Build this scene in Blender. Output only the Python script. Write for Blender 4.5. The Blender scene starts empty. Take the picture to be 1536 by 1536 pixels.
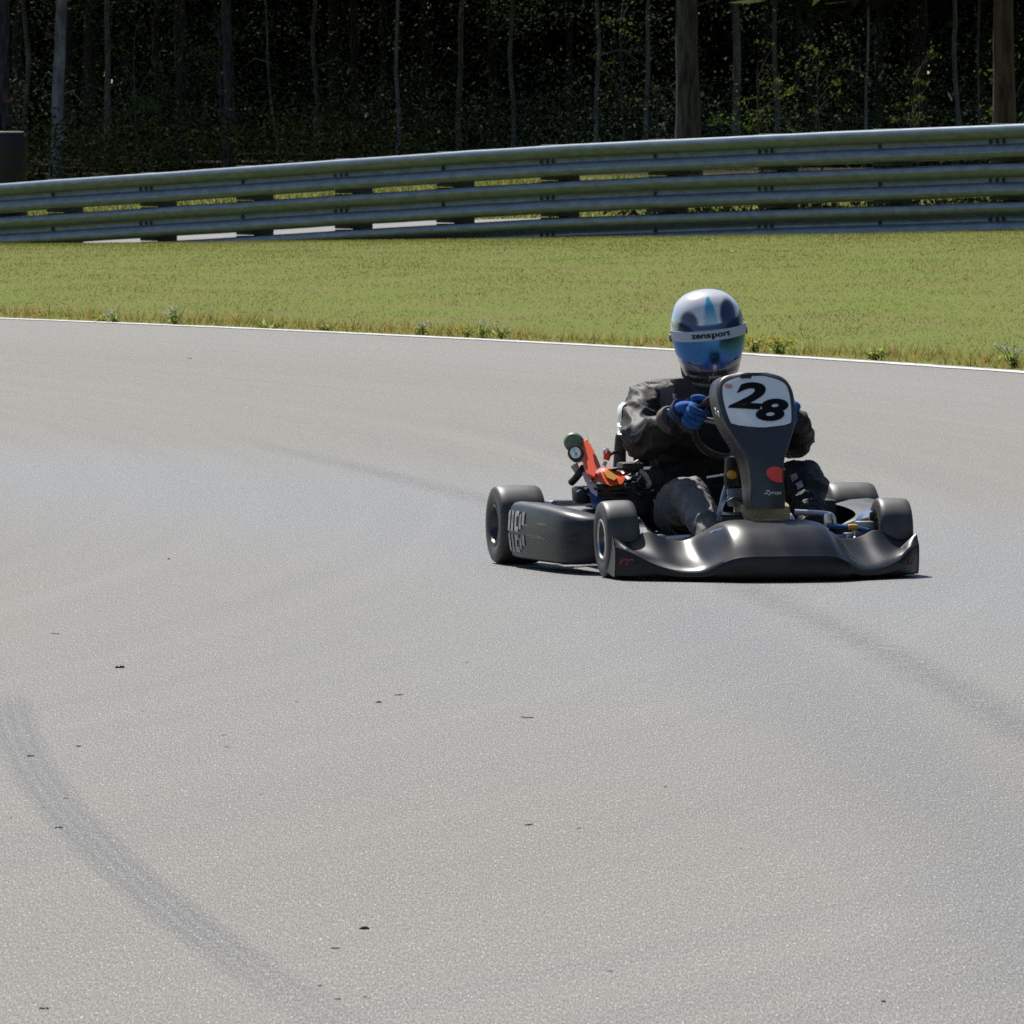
import bpy, bmesh, math, random
import numpy as np
from mathutils import Vector, Matrix, Euler, noise

random.seed(7)
RNG = np.random.default_rng(7)
SC = bpy.context.scene
COL = SC.collection
R = math.radians

# ------------------------------------------------------------------ camera
F = 16000.0                       # focal length in pixels of the 1536 px photograph
HC = 1.7                          # eye height
PITCH = math.atan((768 - 102) / F)
cam_d = bpy.data.cameras.new('camera')
cam = bpy.data.objects.new('camera', cam_d)
COL.objects.link(cam)
cam.location = (0, 0, HC)
cam.rotation_euler = (math.pi / 2 - PITCH, 0, 0)
cam_d.sensor_width = 36
cam_d.lens = F / 1536 * 36
cam_d.clip_start = 0.5
cam_d.clip_end = 3000
SC.camera = cam
cam_d.dof.use_dof = True
cam_d.dof.focus_distance = 36
cam_d.dof.aperture_fstop = 65

# ------------------------------------------------------------------ light
SUN_AZ, SUN_EL = R(-24), R(54)    # azimuth from +Y (away from the camera) towards +X
S = Vector((math.sin(SUN_AZ) * math.cos(SUN_EL), math.cos(SUN_AZ) * math.cos(SUN_EL), math.sin(SUN_EL)))
w = bpy.data.worlds.new('World')
SC.world = w
w.use_nodes = True
nt = w.node_tree
sky = nt.nodes.new('ShaderNodeTexSky')
sky.sky_type = 'NISHITA'
sky.sun_disc = False
sky.sun_elevation = SUN_EL
sky.sun_rotation = SUN_AZ
sky.air_density = 1.0
sky.dust_density = 0.6
bg = nt.nodes['Background']
nt.links.new(sky.outputs[0], bg.inputs[0])
bg.inputs[1].default_value = 0.075
sl = bpy.data.lights.new('sun', 'SUN')
sl.energy = 5.0
sl.angle = R(0.53)
sl.color = (1.0, 0.955, 0.89)
so = bpy.data.objects.new('sun', sl)
COL.objects.link(so)
so.rotation_euler = S.to_track_quat('Z', 'Y').to_euler()
so.location = (0, 0, 30)
SC.view_settings.view_transform = 'Standard'
SC.view_settings.look = 'None'
SC.view_settings.exposure = 0.38
SC.view_settings.gamma = 1
SC.cycles.filter_width = 1.6
SC.cycles.use_denoising = False
SC.cycles.caustics_reflective = False
SC.cycles.caustics_refractive = False
SC.cycles.sample_clamp_indirect = 1.5

# ------------------------------------------------------------------ pixel <-> world helpers (photograph pixels)
FWD = Vector((0, math.cos(PITCH), -math.sin(PITCH)))
UP = Vector((0, math.sin(PITCH), math.cos(PITCH)))
CAM = Vector((0, 0, HC))


def ray(u, v):
    return FWD * F + Vector((1, 0, 0)) * (u - 768) + UP * (768 - v)


def ground(u, v, z=0.0):
    d = ray(u, v)
    t = (z - HC) / d.z
    return CAM + d * t


def at_depth(u, v, Y):
    d = ray(u, v)
    return CAM + d * (Y / d.y)


# ------------------------------------------------------------------ object helpers
def tag(o, label=None, cat=None, group=None, kind=None):
    if label: o['label'] = label
    if cat: o['category'] = cat
    if group: o['group'] = group
    if kind: o['kind'] = kind
    return o


def empty(name, loc=(0, 0, 0), rz=0.0):
    o = bpy.data.objects.new(name, None)
    COL.objects.link(o)
    o.location = loc
    o.rotation_euler = (0, 0, rz)
    o.empty_display_size = 0.2
    return o


def cr(pts, n):
    """Catmull-Rom through rows of pts, n samples."""
    P = np.asarray(pts, float)
    if P.ndim == 1: P = P[:, None]
    m = len(P)
    Pe = np.vstack([2 * P[0] - P[1], P, 2 * P[-1] - P[-2]])
    out = []
    for t in np.linspace(0, m - 1 - 1e-9, n):
        i = int(t); f = t - i
        a, b, c, d = Pe[i], Pe[i + 1], Pe[i + 2], Pe[i + 3]
        out.append(0.5 * (2 * b + (c - a) * f + (2 * a - 5 * b + 4 * c - d) * f * f + (3 * b - a - 3 * c + d) * f ** 3))
    return np.array(out)


def ip(x, xs, ys):
    return float(np.interp(x, xs, ys))


class MB:
    def __init__(self):
        self.v, self.f, self.m = [], [], []

    def add(self, vs, fs, mi=0):
        o = len(self.v)
        self.v += [tuple(p) for p in vs]
        self.f += [tuple(i + o for i in q) for q in fs]
        self.m += [mi] * len(fs)
        return self

    def grid(self, rows, cu=False, cv=False, mi=0, cap=False):
        """rows: list of equally long point lists. cv closes each row, cu closes the rows."""
        n, m = len(rows), len(rows[0])
        vs = [p for r in rows for p in r]
        fs = []
        for i in range(n if cu else n - 1):
            for j in range(m if cv else m - 1):
                a, b = i, (i + 1) % n
                c, d = j, (j + 1) % m
                fs.append((a * m + c, a * m + d, b * m + d, b * m + c))
        if cap:
            fs.append(tuple(range(m)))
            fs.append(tuple((n - 1) * m + j for j in range(m)))
        return self.add(vs, fs, mi)

    def tube(self, pts, r, n=10, mi=0, smooth=0):
        if smooth: pts = cr(pts, smooth)
        pts = [Vector(p) for p in pts]
        rs = r if hasattr(r, '__len__') else [r] * len(pts)
        if len(rs) != len(pts): rs = np.interp(np.linspace(0, 1, len(pts)), np.linspace(0, 1, len(rs)), rs)
        up = Vector((0, 0, 1))
        rows = []
        prev = None
        for i, p in enumerate(pts):
            t = (pts[min(i + 1, len(pts) - 1)] - pts[max(i - 1, 0)]).normalized()
            if prev is None:
                a = t.cross(up)
                if a.length < 1e-3: a = t.cross(Vector((1, 0, 0)))
            else:
                a = prev - t * prev.dot(t)
            a.normalize(); prev = a
            b = t.cross(a)
            rows.append([p + (a * math.cos(k * 2 * math.pi / n) + b * math.sin(k * 2 * math.pi / n)) * rs[i] for k in range(n)])
        return self.grid(rows, cv=True, mi=mi, cap=True)

    def lathe(self, prof, c, axis, n=32, mi=0):
        """prof: (radius, height along axis)."""
        c = Vector(c); axis = Vector(axis).normalized()
        a = axis.cross(Vector((0, 0, 1)))
        if a.length < 1e-3: a = axis.cross(Vector((1, 0, 0)))
        a.normalize(); b = axis.cross(a)
        rows = [[c + axis * h + (a * math.cos(k * 2 * math.pi / n) + b * math.sin(k * 2 * math.pi / n)) * max(r, 1e-4) for k in range(n)] for r, h in prof]
        return self.grid(rows, cv=True, mi=mi)

    def box(self, c, s, rot=(0, 0, 0), bev=0.0, mi=0):
        bm = bmesh.new()
        bmesh.ops.create_cube(bm, size=1)
        bmesh.ops.scale(bm, vec=s, verts=bm.verts)
        if bev:
            bmesh.ops.bevel(bm, geom=bm.edges[:], offset=bev, segments=2, affect='EDGES', profile=0.6)
        M = Matrix.Translation(Vector(c)) @ Euler(rot).to_matrix().to_4x4()
        bm.verts.index_update()
        self.add([M @ v.co for v in bm.verts], [[v.index for v in f.verts] for f in bm.faces], mi)
        bm.free()
        return self

    def build(self, name, mats, parent=None, ang=40, recalc=True):
        me = bpy.data.meshes.new(name)
        me.from_pydata(self.v, [], self.f)
        mats = mats if isinstance(mats, (list, tuple)) else [mats]
        for m in mats: me.materials.append(m)
        me.polygons.foreach_set('material_index', self.m)
        me.polygons.foreach_set('use_smooth', [True] * len(self.f))
        if recalc:
            bm = bmesh.new(); bm.from_mesh(me)
            bmesh.ops.recalc_face_normals(bm, faces=bm.faces)
            bm.to_mesh(me); bm.free()
        me.set_sharp_from_angle(angle=R(ang))
        o = bpy.data.objects.new(name, me)
        COL.objects.link(o)
        o.parent = parent
        return o


def np_mesh(name, V, Fc, mat, parent=None, smooth=False):
    """fast mesh from numpy arrays: V (n,3), Fc (m,k)."""
    me = bpy.data.meshes.new(name)
    n, (m, k) = len(V), Fc.shape
    me.vertices.add(n); me.vertices.foreach_set('co', np.ascontiguousarray(V, np.float32).ravel())
    me.loops.add(m * k); me.loops.foreach_set('vertex_index', np.ascontiguousarray(Fc, np.int32).ravel())
    me.polygons.add(m)
    me.polygons.foreach_set('loop_start', np.arange(0, m * k, k, dtype=np.int32))
    if smooth: me.polygons.foreach_set('use_smooth', np.ones(m, bool))
    me.materials.append(mat)
    me.update(calc_edges=True)
    o = bpy.data.objects.new(name, me)
    COL.objects.link(o)
    o.parent = parent
    return o


def text2d(s, size=1.0, shear=0.0, offset=0.0, cuts=1):
    """triangles of a line of lettering, centred on the origin."""
    c = bpy.data.curves.new('lettering', 'FONT')
    c.body = s; c.size = size; c.shear = shear; c.offset = offset
    c.align_x = 'CENTER'; c.resolution_u = 6; c.fill_mode = 'FRONT'
    o = bpy.data.objects.new('lettering', c); COL.objects.link(o)
    dg = bpy.context.evaluated_depsgraph_get()
    me = bpy.data.meshes.new_from_object(o.evaluated_get(dg))
    bm = bmesh.new(); bm.from_mesh(me)
    bmesh.ops.triangulate(bm, faces=bm.faces)
    if cuts: bmesh.ops.subdivide_edges(bm, edges=bm.edges[:], cuts=cuts, use_grid_fill=True)
    bm.verts.index_update()
    vs = [(v.co.x, v.co.y) for v in bm.verts]
    ys = [p[1] for p in vs]; my = (min(ys) + max(ys)) / 2
    xs = [p[0] for p in vs]; mx = (min(xs) + max(xs)) / 2
    vs = [(x - mx, y - my) for x, y in vs]
    fs = [[v.index for v in f.verts] for f in bm.faces]
    bm.free(); bpy.data.objects.remove(o); bpy.data.meshes.remove(me); bpy.data.curves.remove(c)
    return vs, fs


def skin(verts, edges, radii, levels=2, root=0):
    """grow a continuous surface round a skeleton; returns vertices and faces."""
    me = bpy.data.meshes.new('skeleton')
    me.from_pydata([tuple(v) for v in verts], edges, [])
    o = bpy.data.objects.new('skeleton', me); COL.objects.link(o)
    o.modifiers.new('s', 'SKIN')
    if not me.skin_vertices:
        bm = bmesh.new(); bm.from_mesh(me); bm.verts.layers.skin.verify(); bm.to_mesh(me); bm.free()
    for i, d in enumerate(me.skin_vertices[0].data):
        r = radii[i]
        d.radius = r if hasattr(r, '__len__') else (r, r)
        d.use_root = (i == root)
    o.modifiers[0].use_smooth_shade = True
    if levels:
        sm = o.modifiers.new('d', 'SUBSURF'); sm.levels = levels; sm.render_levels = levels
    dg = bpy.context.evaluated_depsgraph_get()
    m2 = bpy.data.meshes.new_from_object(o.evaluated_get(dg))
    vs = [v.co.copy() for v in m2.vertices]
    fs = [list(p.vertices) for p in m2.polygons]
    bpy.data.objects.remove(o); bpy.data.meshes.remove(me); bpy.data.meshes.remove(m2)
    return vs, fs


def colour_attr(o, fn):
    me = o.data
    a = me.color_attributes.new('paint', 'FLOAT_COLOR', 'POINT')
    buf = np.ones((len(me.vertices), 4), np.float32)
    for i, v in enumerate(me.vertices): buf[i, :3] = fn(v.co)
    a.data.foreach_set('color', buf.ravel())


# ------------------------------------------------------------------ material helpers
class E:
    """a node socket with arithmetic."""
    T = None
    def __init__(s, k): s.k = k
    @staticmethod
    def op(o, *a):
        n = E.T.nodes.new('ShaderNodeMath'); n.operation = o
        for i, x in enumerate(a):
            if isinstance(x, E): E.T.links.new(x.k, n.inputs[i])
            else: n.inputs[i].default_value = x
        return E(n.outputs[0])
    def __add__(s, o): return E.op('ADD', s, o)
    __radd__ = __add__
    def __sub__(s, o): return E.op('SUBTRACT', s, o)
    def __rsub__(s, o): return E.op('SUBTRACT', o, s)
    def __mul__(s, o): return E.op('MULTIPLY', s, o)
    __rmul__ = __mul__
    def abs(s): return E.op('ABSOLUTE', s)
    def step(s, a, b):
        n = E.T.nodes.new('ShaderNodeMapRange'); n.interpolation_type = 'SMOOTHSTEP'
        E.T.links.new(s.k, n.inputs[0]); n.inputs[1].default_value = a; n.inputs[2].default_value = b
        return E(n.outputs[0])


def new_mat(name):
    m = bpy.data.materials.new(name); m.use_nodes = True
    t = m.node_tree; E.T = t
    return m, t, t.nodes['Principled BSDF']


def nz(t, vec, scale, detail=2, rough=0.5, dist=0.0):
    n = t.nodes.new('ShaderNodeTexNoise')
    n.inputs['Scale'].default_value = scale; n.inputs['Detail'].default_value = detail
    n.inputs['Roughness'].default_value = rough; n.inputs['Distortion'].default_value = dist
    if vec is not None: t.links.new(vec, n.inputs['Vector'])
    return E(n.outputs['Fac'])


def mapping(t, vec, s=(1, 1, 1)):
    n = t.nodes.new('ShaderNodeMapping'); n.inputs['Scale'].default_value = s
    t.links.new(vec, n.inputs['Vector'])
    return n.outputs[0]


def mix(t, fac, a, b):
    n = t.nodes.new('ShaderNodeMix'); n.data_type = 'RGBA'
    for k, x in ((0, fac), (6, a), (7, b)):
        if isinstance(x, E): t.links.new(x.k, n.inputs[k])
        elif hasattr(x, 'is_linked'): t.links.new(x, n.inputs[k])
        elif k == 0: n.inputs[0].default_value = x
        else: n.inputs[k].default_value = (*x, 1)
    return n.outputs[2]


def pmat(name, c1, c2=None, rough=0.5, metal=0.0, scale=8.0, bump=0.0, bscale=40.0, stretch=(1, 1, 1), rvar=0.1, coat=0.0, spec=0.5, detail=4, attr=None, sheen=0.0):
    m, t, b = new_mat(name)
    tc = t.nodes.new('ShaderNodeTexCoord')
    vec = mapping(t, tc.outputs['Object'], stretch)
    n = nz(t, vec, scale, detail, 0.6)
    c2 = c2 or tuple(x * 0.7 for x in c1)
    if attr:
        a = t.nodes.new('ShaderNodeAttribute'); a.attribute_name = attr
        mm = t.nodes.new('ShaderNodeMix'); mm.data_type = 'RGBA'; mm.blend_type = 'MULTIPLY'; mm.inputs[0].default_value = 1
        t.links.new(a.outputs['Color'], mm.inputs[6])
        t.links.new(mix(t, n.step(0.3, 0.7), c1, c2), mm.inputs[7])
        col = mm.outputs[2]
    else:
        col = mix(t, n.step(0.3, 0.7), c1, c2)
    t.links.new(col, b.inputs['Base Color'])
    b.inputs['Metallic'].default_value = metal
    b.inputs['Specular IOR Level'].default_value = spec
    b.inputs['Coat Weight'].default_value = coat
    b.inputs['Sheen Weight'].default_value = sheen
    t.links.new((n * rvar + (rough - rvar / 2)).k, b.inputs['Roughness'])
    if bump:
        bn = t.nodes.new('ShaderNodeBump'); bn.inputs['Strength'].default_value = 1.0; bn.inputs['Distance'].default_value = bump
        t.links.new(nz(t, vec, bscale, 3, 0.6).k, bn.inputs['Height'])
        t.links.new(bn.outputs[0], b.inputs['Normal'])
    return m


def leaf_mat(name, cols, trans=0.45, rough=0.6):
    """leaf faces: colour varies per leaf, some light passes through."""
    m, t, b = new_mat(name)
    g = t.nodes.new('ShaderNodeNewGeometry')
    r = t.nodes.new('ShaderNodeValToRGB')
    while len(r.color_ramp.elements) < len(cols): r.color_ramp.elements.new(0.5)
    for i, c in enumerate(cols):
        r.color_ramp.elements[i].position = i / max(1, len(cols) - 1)
        r.color_ramp.elements[i].color = (*c, 1)
    t.links.new(g.outputs['Random Per Island'], r.inputs[0])
    t.links.new(r.outputs[0], b.inputs['Base Color'])
    b.inputs['Roughness'].default_value = rough
    b.inputs['Specular IOR Level'].default_value = 0.0
    tr = t.nodes.new('ShaderNodeBsdfTranslucent')
    t.links.new(r.outputs[0], tr.inputs['Color'])
    mx = t.nodes.new('ShaderNodeMixShader'); mx.inputs[0].default_value = trans
    t.links.new(b.outputs[0], mx.inputs[1]); t.links.new(tr.outputs[0], mx.inputs[2])
    t.links.new(mx.outputs[0], t.nodes['Material Output'].inputs[0])
    return m, t, r, mx


# ================================================================== SETTING
TC = np.array([-51.9, 40.6]); TR = 58.0           # centre and radius of the outer edge of the bend
RA = np.array([-3.96, 116.0]); RB = np.array([4.72, 103.5])   # guardrail line
RL = float(np.linalg.norm(RB - RA)); RD = (RB - RA) / RL; RN = np.array([-RD[1], RD[0]])
if RN[1] < 0: RN = -RN


def hgt(x, y):
    """terrain height (numpy arrays)."""
    a = np.hypot(x - TC[0], y - TC[1]) - TR
    s = (x - RA[0]) * RD[0] + (y - RA[1]) * RD[1]
    t = (x - RA[0]) * RN[0] + (y - RA[1]) * RN[1]
    g = -0.25 + 0.024 * np.clip(s, -25, 45)
    ap = np.clip(a, 0, None)
    fr = np.where(t < 0, ap / (ap + np.abs(t) + 1e-6), 1.0)
    fade = np.clip(1 - (np.hypot(x, y - 110) - 60) / 60, 0, 1)
    back = np.clip((t - 8) / 45, 0, 1)
    gb = np.clip(-0.087 + 0.0435 * x, -0.5, 0.6)
    g = np.where(t < 0, g, g + (gb - g) * np.clip(t / 1.5, 0, 1))
    h = g * fr * fade * (1 - back)
    return np.where(a < 0, -0.03, np.where(a < 0.3, -0.03 * (1 - a / 0.3) + h * (a / 0.3), h))


def H1(x, y): return float(hgt(np.array([x]), np.array([y]))[0])


def axis_vals(lo, hi, flo, fhi, fine, grow=1.25):
    a = list(np.arange(flo, fhi + fine, fine))
    st = fine
    while a[-1] < hi: st *= grow; a.append(a[-1] + st)
    st = fine
    while a[0] > lo: st *= grow; a.insert(0, a[0] - st)
    return np.array(a)


# --- ground sheet
def ground_material():
    m, t, b = new_mat('meadow_soil')
    tc = t.nodes.new('ShaderNodeTexCoord'); p = tc.outputs['Object']
    n1 = nz(t, p, 0.6, 5, 0.6); n2 = nz(t, mapping(t, p, (1, 0.15, 1)), 30, 4, 0.7); n3 = nz(t, p, 0.17, 3)
    c = mix(t, n1.step(0.35, 0.65), (0.13, 0.16, 0.03), (0.15, 0.148, 0.042))
    c = mix(t, n2.step(0.4, 0.75), c, (0.11, 0.14, 0.024))
    sp = t.nodes.new('ShaderNodeSeparateXYZ'); t.links.new(p, sp.inputs[0])
    Y = E(sp.outputs[1])
    litter = mix(t, n2.step(0.35, 0.7), (0.022, 0.017, 0.011), (0.035, 0.026, 0.015))
    c = mix(t, (Y + n3 * 6.0).step(168, 174), c, litter)
    t.links.new(c, b.inputs['Base Color']); b.inputs['Roughness'].default_value = 0.95
    b.inputs['Specular IOR Level'].default_value = 0.1
    return m


gx = axis_vals(-420, 420, -16, 16, 0.5); gy = axis_vals(-200, 900, 55, 165, 0.6)
X, Y = np.meshgrid(gx, gy)
V = np.stack([X, Y, hgt(X, Y)], -1).reshape(-1, 3)
ny, nx = X.shape
ii, jj = np.meshgrid(np.arange(ny - 1), np.arange(nx - 1), indexing='ij')
Fc = np.stack([ii * nx + jj, ii * nx + jj + 1, (ii + 1) * nx + jj + 1, (ii + 1) * nx + jj], -1).reshape(-1, 4)
tag(np_mesh('ground', V, Fc, ground_material(), smooth=True), kind='structure')


# --- asphalt
def qfit(pts):
    """x as a quadratic of y on the ground through photographed points of a mark."""
    g = [ground(u, v) for u, v in pts]
    return np.polyfit([p.y for p in g], [p.x for p in g], 2)


def asphalt_material():
    m, t, b = new_mat('worn_asphalt')
    tc = t.nodes.new('ShaderNodeTexCoord'); p = tc.outputs['Object']
    sp = t.nodes.new('ShaderNodeSeparateXYZ'); t.links.new(p, sp.inputs[0])
    Xs, Ys = E(sp.outputs[0]), E(sp.outputs[1])
    def off(c): return Xs - ((Ys * float(c[0]) + float(c[1])) * Ys + float(c[2]))
    # stone grain seen at a grazing angle, long along the road
    g1 = nz(t, mapping(t, p, (1, 0.085, 1)), 270, 3, 0.95)
    g2 = nz(t, mapping(t, p, (1, 0.06, 1)), 330, 2, 0.8)
    g3 = nz(t, p, 14, 5, 0.75)
    big = nz(t, mapping(t, p, (1, 0.3, 1)), 0.55, 4, 0.55)
    dx = Xs - float(TC[0]); dy = Ys - float(TC[1])
    r = E.op('SQRT', dx * dx + dy * dy)
    cx = t.nodes.new('ShaderNodeCombineXYZ'); t.links.new(r.k, cx.inputs[0]); t.links.new((Ys * 0.012).k, cx.inputs[1])
    streak = nz(t, cx.outputs[0], 3.2, 4, 0.65)
    band = qfit([(0, 705), (700, 765), (1400, 930)])
    blue = (1.0 - (off(band) + (big - 0.5) * 1.6).abs().step(0.4, 3.4)) * Ys.step(22, 36)
    warm, cool = (0.168, 0.159, 0.131), (0.127, 0.135, 0.141)
    c = mix(t, blue * 0.9, warm, cool)
    c = mix(t, (r + big * 1.2).step(55.2, 56.8) * 0.6, c, (0.19, 0.185, 0.163))
    c = mix(t, streak.step(0.45, 0.75) * 0.6, c, (0.118, 0.122, 0.124))
    c = mix(t, (1.0 - streak.step(0.25, 0.48)) * 0.5, c, (0.205, 0.203, 0.19))
    # the coarse seam along the racing line
    seam = qfit([(270, 648), (500, 683), (620, 717), (700, 745), (1190, 928), (1300, 978), (1420, 1022), (1536, 1072)])
    so_ = off(seam)
    sm = (1.0 - (so_ + (g3 - 0.5) * 0.12).abs().step(0.0, 0.15)) * g3.step(0.36, 0.56) * Ys.step(50, 44)
    c = mix(t, sm * 0.95, c, (0.06, 0.06, 0.063))
    sm2 = (1.0 - (so_ + 0.42 + (big - 0.5) * 0.5).abs().step(0.05, 0.45)) * Ys.step(46, 30)
    c = mix(t, sm2 * 0.6, c, (0.10, 0.103, 0.11))
    # five faint ribs of a rubbed tyre mark
    mk = off(qfit([(24, 1100), (78, 1190), (150, 1275), (240, 1352), (345, 1428), (450, 1500)]))
    body = (1.0 - (mk + (g3 - 0.5) * 0.02).abs().step(0.050, 0.076))
    rib = E.op('COSINE', mk * (2 * math.pi / 0.034)).step(-0.9, 0.7)
    run = Ys.step(17.8, 21.2) * (1.0 - Ys.step(28.2, 29.3))
    c = mix(t, body * (rib * 0.38 + 0.5) * run * 0.95, c, (0.08, 0.08, 0.086))
    mk2 = off(qfit([(930, 1085), (1120, 1195), (1330, 1310), (1536, 1400)]))
    edge = (1.0 - ((mk2.abs() - 0.085) + (g3 - 0.5) * 0.03).abs().step(0.0, 0.035)) * 0.6 + (1.0 - mk2.abs().step(0.06, 0.11)) * 0.4
    c = mix(t, edge * (1.0 - Ys.step(26.5, 28.2)) * Ys.step(20, 22) * 0.35, c, (0.15, 0.153, 0.172))
    # stones, with their bright sparkle painted in as pale specks
    c = mix(t, g1.step(0.50, 0.60) * 0.6, c, (0.35, 0.344, 0.32))
    c = mix(t, (1.0 - g1.step(0.40, 0.50)) * 0.75, c, (0.035, 0.035, 0.038))
    c = mix(t, g2.step(0.63, 0.69) * 1.0, c, (0.75, 0.74, 0.72))
    c = mix(t, (1.0 - g2.step(0.30, 0.37)) * 0.8, c, (0.045, 0.045, 0.048))
    c = mix(t, g3.step(0.5, 0.8) * 0.2, c, (0.13, 0.13, 0.13))
    c = mix(t, blue * g1.step(0.56, 0.66) * 0.7, c, (0.55, 0.56, 0.57))
    c = mix(t, blue * (1.0 - g1.step(0.36, 0.44)) * 0.6, c, (0.03, 0.03, 0.033))
    t.links.new(c, b.inputs['Base Color'])
    t.links.new((0.78 - blue * 0.12 + (g1 - 0.5) * 0.3).k, b.inputs['Roughness'])
    b.inputs['Specular IOR Level'].default_value = 0.35
    bn = t.nodes.new('ShaderNodeBump'); bn.inputs['Distance'].default_value = 0.004; bn.inputs['Strength'].default_value = 0.35
    t.links.new((g1 + g2 * 0.5).k, bn.inputs['Height'])
    t.links.new(bn.outputs[0], b.inputs['Normal'])
    return m


def ring(name, r0, r1, z, a0, a1, n, mat, nr=1, wob=0.0):
    rows = []
    for i in range(n + 1):
        a = R(a0 + (a1 - a0) * i / n)
        row = []
        for k in range(nr + 1):
            rr = r0 + (r1 - r0) * k / nr
            if wob: rr += wob * noise.noise((i * 0.6, k * 9.0, 3))
            row.append((TC[0] + rr * math.cos(a), TC[1] + rr * math.sin(a), z))
        rows.append(row)
    return MB().grid(rows).build(name, mat)


tag(ring('asphalt_track', 44.5, 58.12, 0.0, -135, 95, 460, asphalt_material(), 3), kind='structure')
M_line = pmat('worn_line_paint', (0.66, 0.65, 0.62), (0.40, 0.39, 0.37), 0.7, scale=9)
tag(ring('edge_line_marking', 57.87, 58.01, 0.004, -135, 95, 1200, M_line, 1, 0.035), kind='structure')
M_road = pmat('pale_service_road', (0.225, 0.222, 0.212), (0.18, 0.178, 0.173), 0.9, scale=3)
rows = []
for i in range(60):
    s = -60 + i * 1.25
    bend = 0.0 if s < 4 else (s - 4) ** 2 * 0.06
    a = RA + RD * s + RN * (0.7 + bend); c = RA + RD * s + RN * (8.4 + bend * 0.8)
    rows.append([(p[0], p[1], H1(p[0], p[1]) + 0.02) for p in [a + (c - a) * k / 4 for k in range(5)]])
    if bend > 6: break
tag(MB().grid(rows).build('service_road', M_road), kind='structure')

# --- guardrail
M_galv = pmat('galvanised_steel', (0.155, 0.195, 0.235), (0.105, 0.135, 0.165), 0.42, metal=0.68, scale=5, rvar=0.12, stretch=(1, 1, 4))
M_post = pmat('weathered_post', (0.03, 0.03, 0.029), (0.02, 0.02, 0.019), 0.7, scale=9)
M_bolt = pmat('rusty_bolt', (0.05, 0.048, 0.045), (0.03, 0.03, 0.03), 0.6)
S_KN = [-4, -3, -2, -1, -0.45, 0, 1, 2, 3, 4, 5, 6, 7]
Z_KN = [-0.12, 0.03, 0.19, 0.37, 0.47, 0.547, 0.726, 0.897, 1.027, 1.144, 1.25, 1.35, 1.44]
PAN = RL / 4


def rail_top(s): return ip(s / PAN, S_KN, Z_KN)


PROF = [(0.010, 0.151), (0.028, 0.156), (0.047, 0.154), (0.066, 0.142), (0.081, 0.118), (0.083, 0.095), (0.076, 0.070), (0.052, 0.042), (0.022, 0.020), (0.014, 0.0)]
PROF = [(d, z * 1.045) for d, z in PROF]
PROF = PROF + [(d, -z) for d, z in PROF[-2::-1]]
guard = empty('guardrail', (RA[0], RA[1], 0))
tag(guard, 'long galvanised steel crash barrier of three stacked corrugated rails behind the grass', 'guardrail')
GA = np.array([RA[0], RA[1], 0.0])


def gp(s, out, z):
    """point by distance along the rail, distance out towards the track, height - relative to the guardrail's base."""
    p = RD * s - RN * out
    return (p[0], p[1], z)


for k in range(-4, 7):
    for tier in range(3):
        mb = MB()
        s0, s1 = k * PAN - 0.16, (k + 1) * PAN + 0.0
        for off_, dirn in ((0.0, 1), (-0.004, -1)):
            rows = []
            for q in range(7):
                s = s0 + (s1 - s0) * q / 6
                lap = 0.006 if q == 0 else 0.003 if q == 1 else 0.0
                zc = rail_top(s) - 0.156 - 0.375 * tier + 0.006 * noise.noise((s * 0.9, tier * 7.0, 1))
                rows.append([gp(s, d + off_ + lap + 0.01 * noise.noise((s * 0.5, tier, 4)), zc + z) for d, z in PROF])
            mb.grid(rows)
        for sb in (0.0, PAN / 2, -0.11, 0.1):
            s = k * PAN + sb
            zc = rail_top(s) - 0.156 - 0.375 * tier
            c = Vector(gp(s, 0.02, zc))
            mb.lathe([(0.0001, 0.022), (0.012, 0.02), (0.02, 0.01), (0.021, -0.01)], c, (-RN[0], -RN[1], 0), 10, 1)
        mb.build('rail_beam', [M_galv, M_bolt], guard, 30)
for k in range(-8, 14):
    s = k * PAN / 2 - 0.03
    top = rail_top(s) - 0.03
    p = gp(s + 0.02, -0.26, 0)
    gz = H1(GA[0] + p[0], GA[1] + p[1])
    rz = math.atan2(RD[1], RD[0])
    MB().box((p[0], p[1], (top + gz - 0.4) / 2), (0.17, 0.15, top - gz + 0.4), (0, 0, rz), 0.008).build('post', M_post, guard)
    for tier in range(3):
        zc = rail_top(s) - 0.156 - 0.375 * tier
        p2 = gp(s + 0.04, -0.083, zc - 0.01)
        MB().box(p2, (0.30, 0.19, 0.365), (0, 0, rz), 0.01).build('spacer_block', M_post, guard)

# --- mown grass (blades nobody could count)
def blades(n, xr, yr, keep, h0, h1, w0, w1, lean):
    x = RNG.uniform(xr[0], xr[1], n); y = RNG.uniform(yr[0], yr[1], n)
    k = keep(x, y); x, y = x[k], y[k]; n = len(x)
    z = hgt(x, y) - 0.005
    clump = np.sin(x * 3.1 + np.sin(y * 1.3) * 2) * np.sin(y * 0.9 + x) * 0.25 + 0.9
    h = RNG.uniform(h0, h1, n) * clump; w_ = RNG.uniform(w0, w1, n) / 2
    a = RNG.uniform(0, math.pi, n)
    lx = RNG.normal(0, lean, n) * h; ly = RNG.normal(0, lean, n) * h
    V = np.empty((n, 3, 3))
    V[:, 0] = np.stack([x - np.cos(a) * w_, y - np.sin(a) * w_, z], -1)
    V[:, 1] = np.stack([x + np.cos(a) * w_, y + np.sin(a) * w_, z], -1)
    V[:, 2] = np.stack([x + lx, y + ly, z + h], -1)
    return V.reshape(-1, 3), np.arange(n * 3).reshape(-1, 3)


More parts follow.
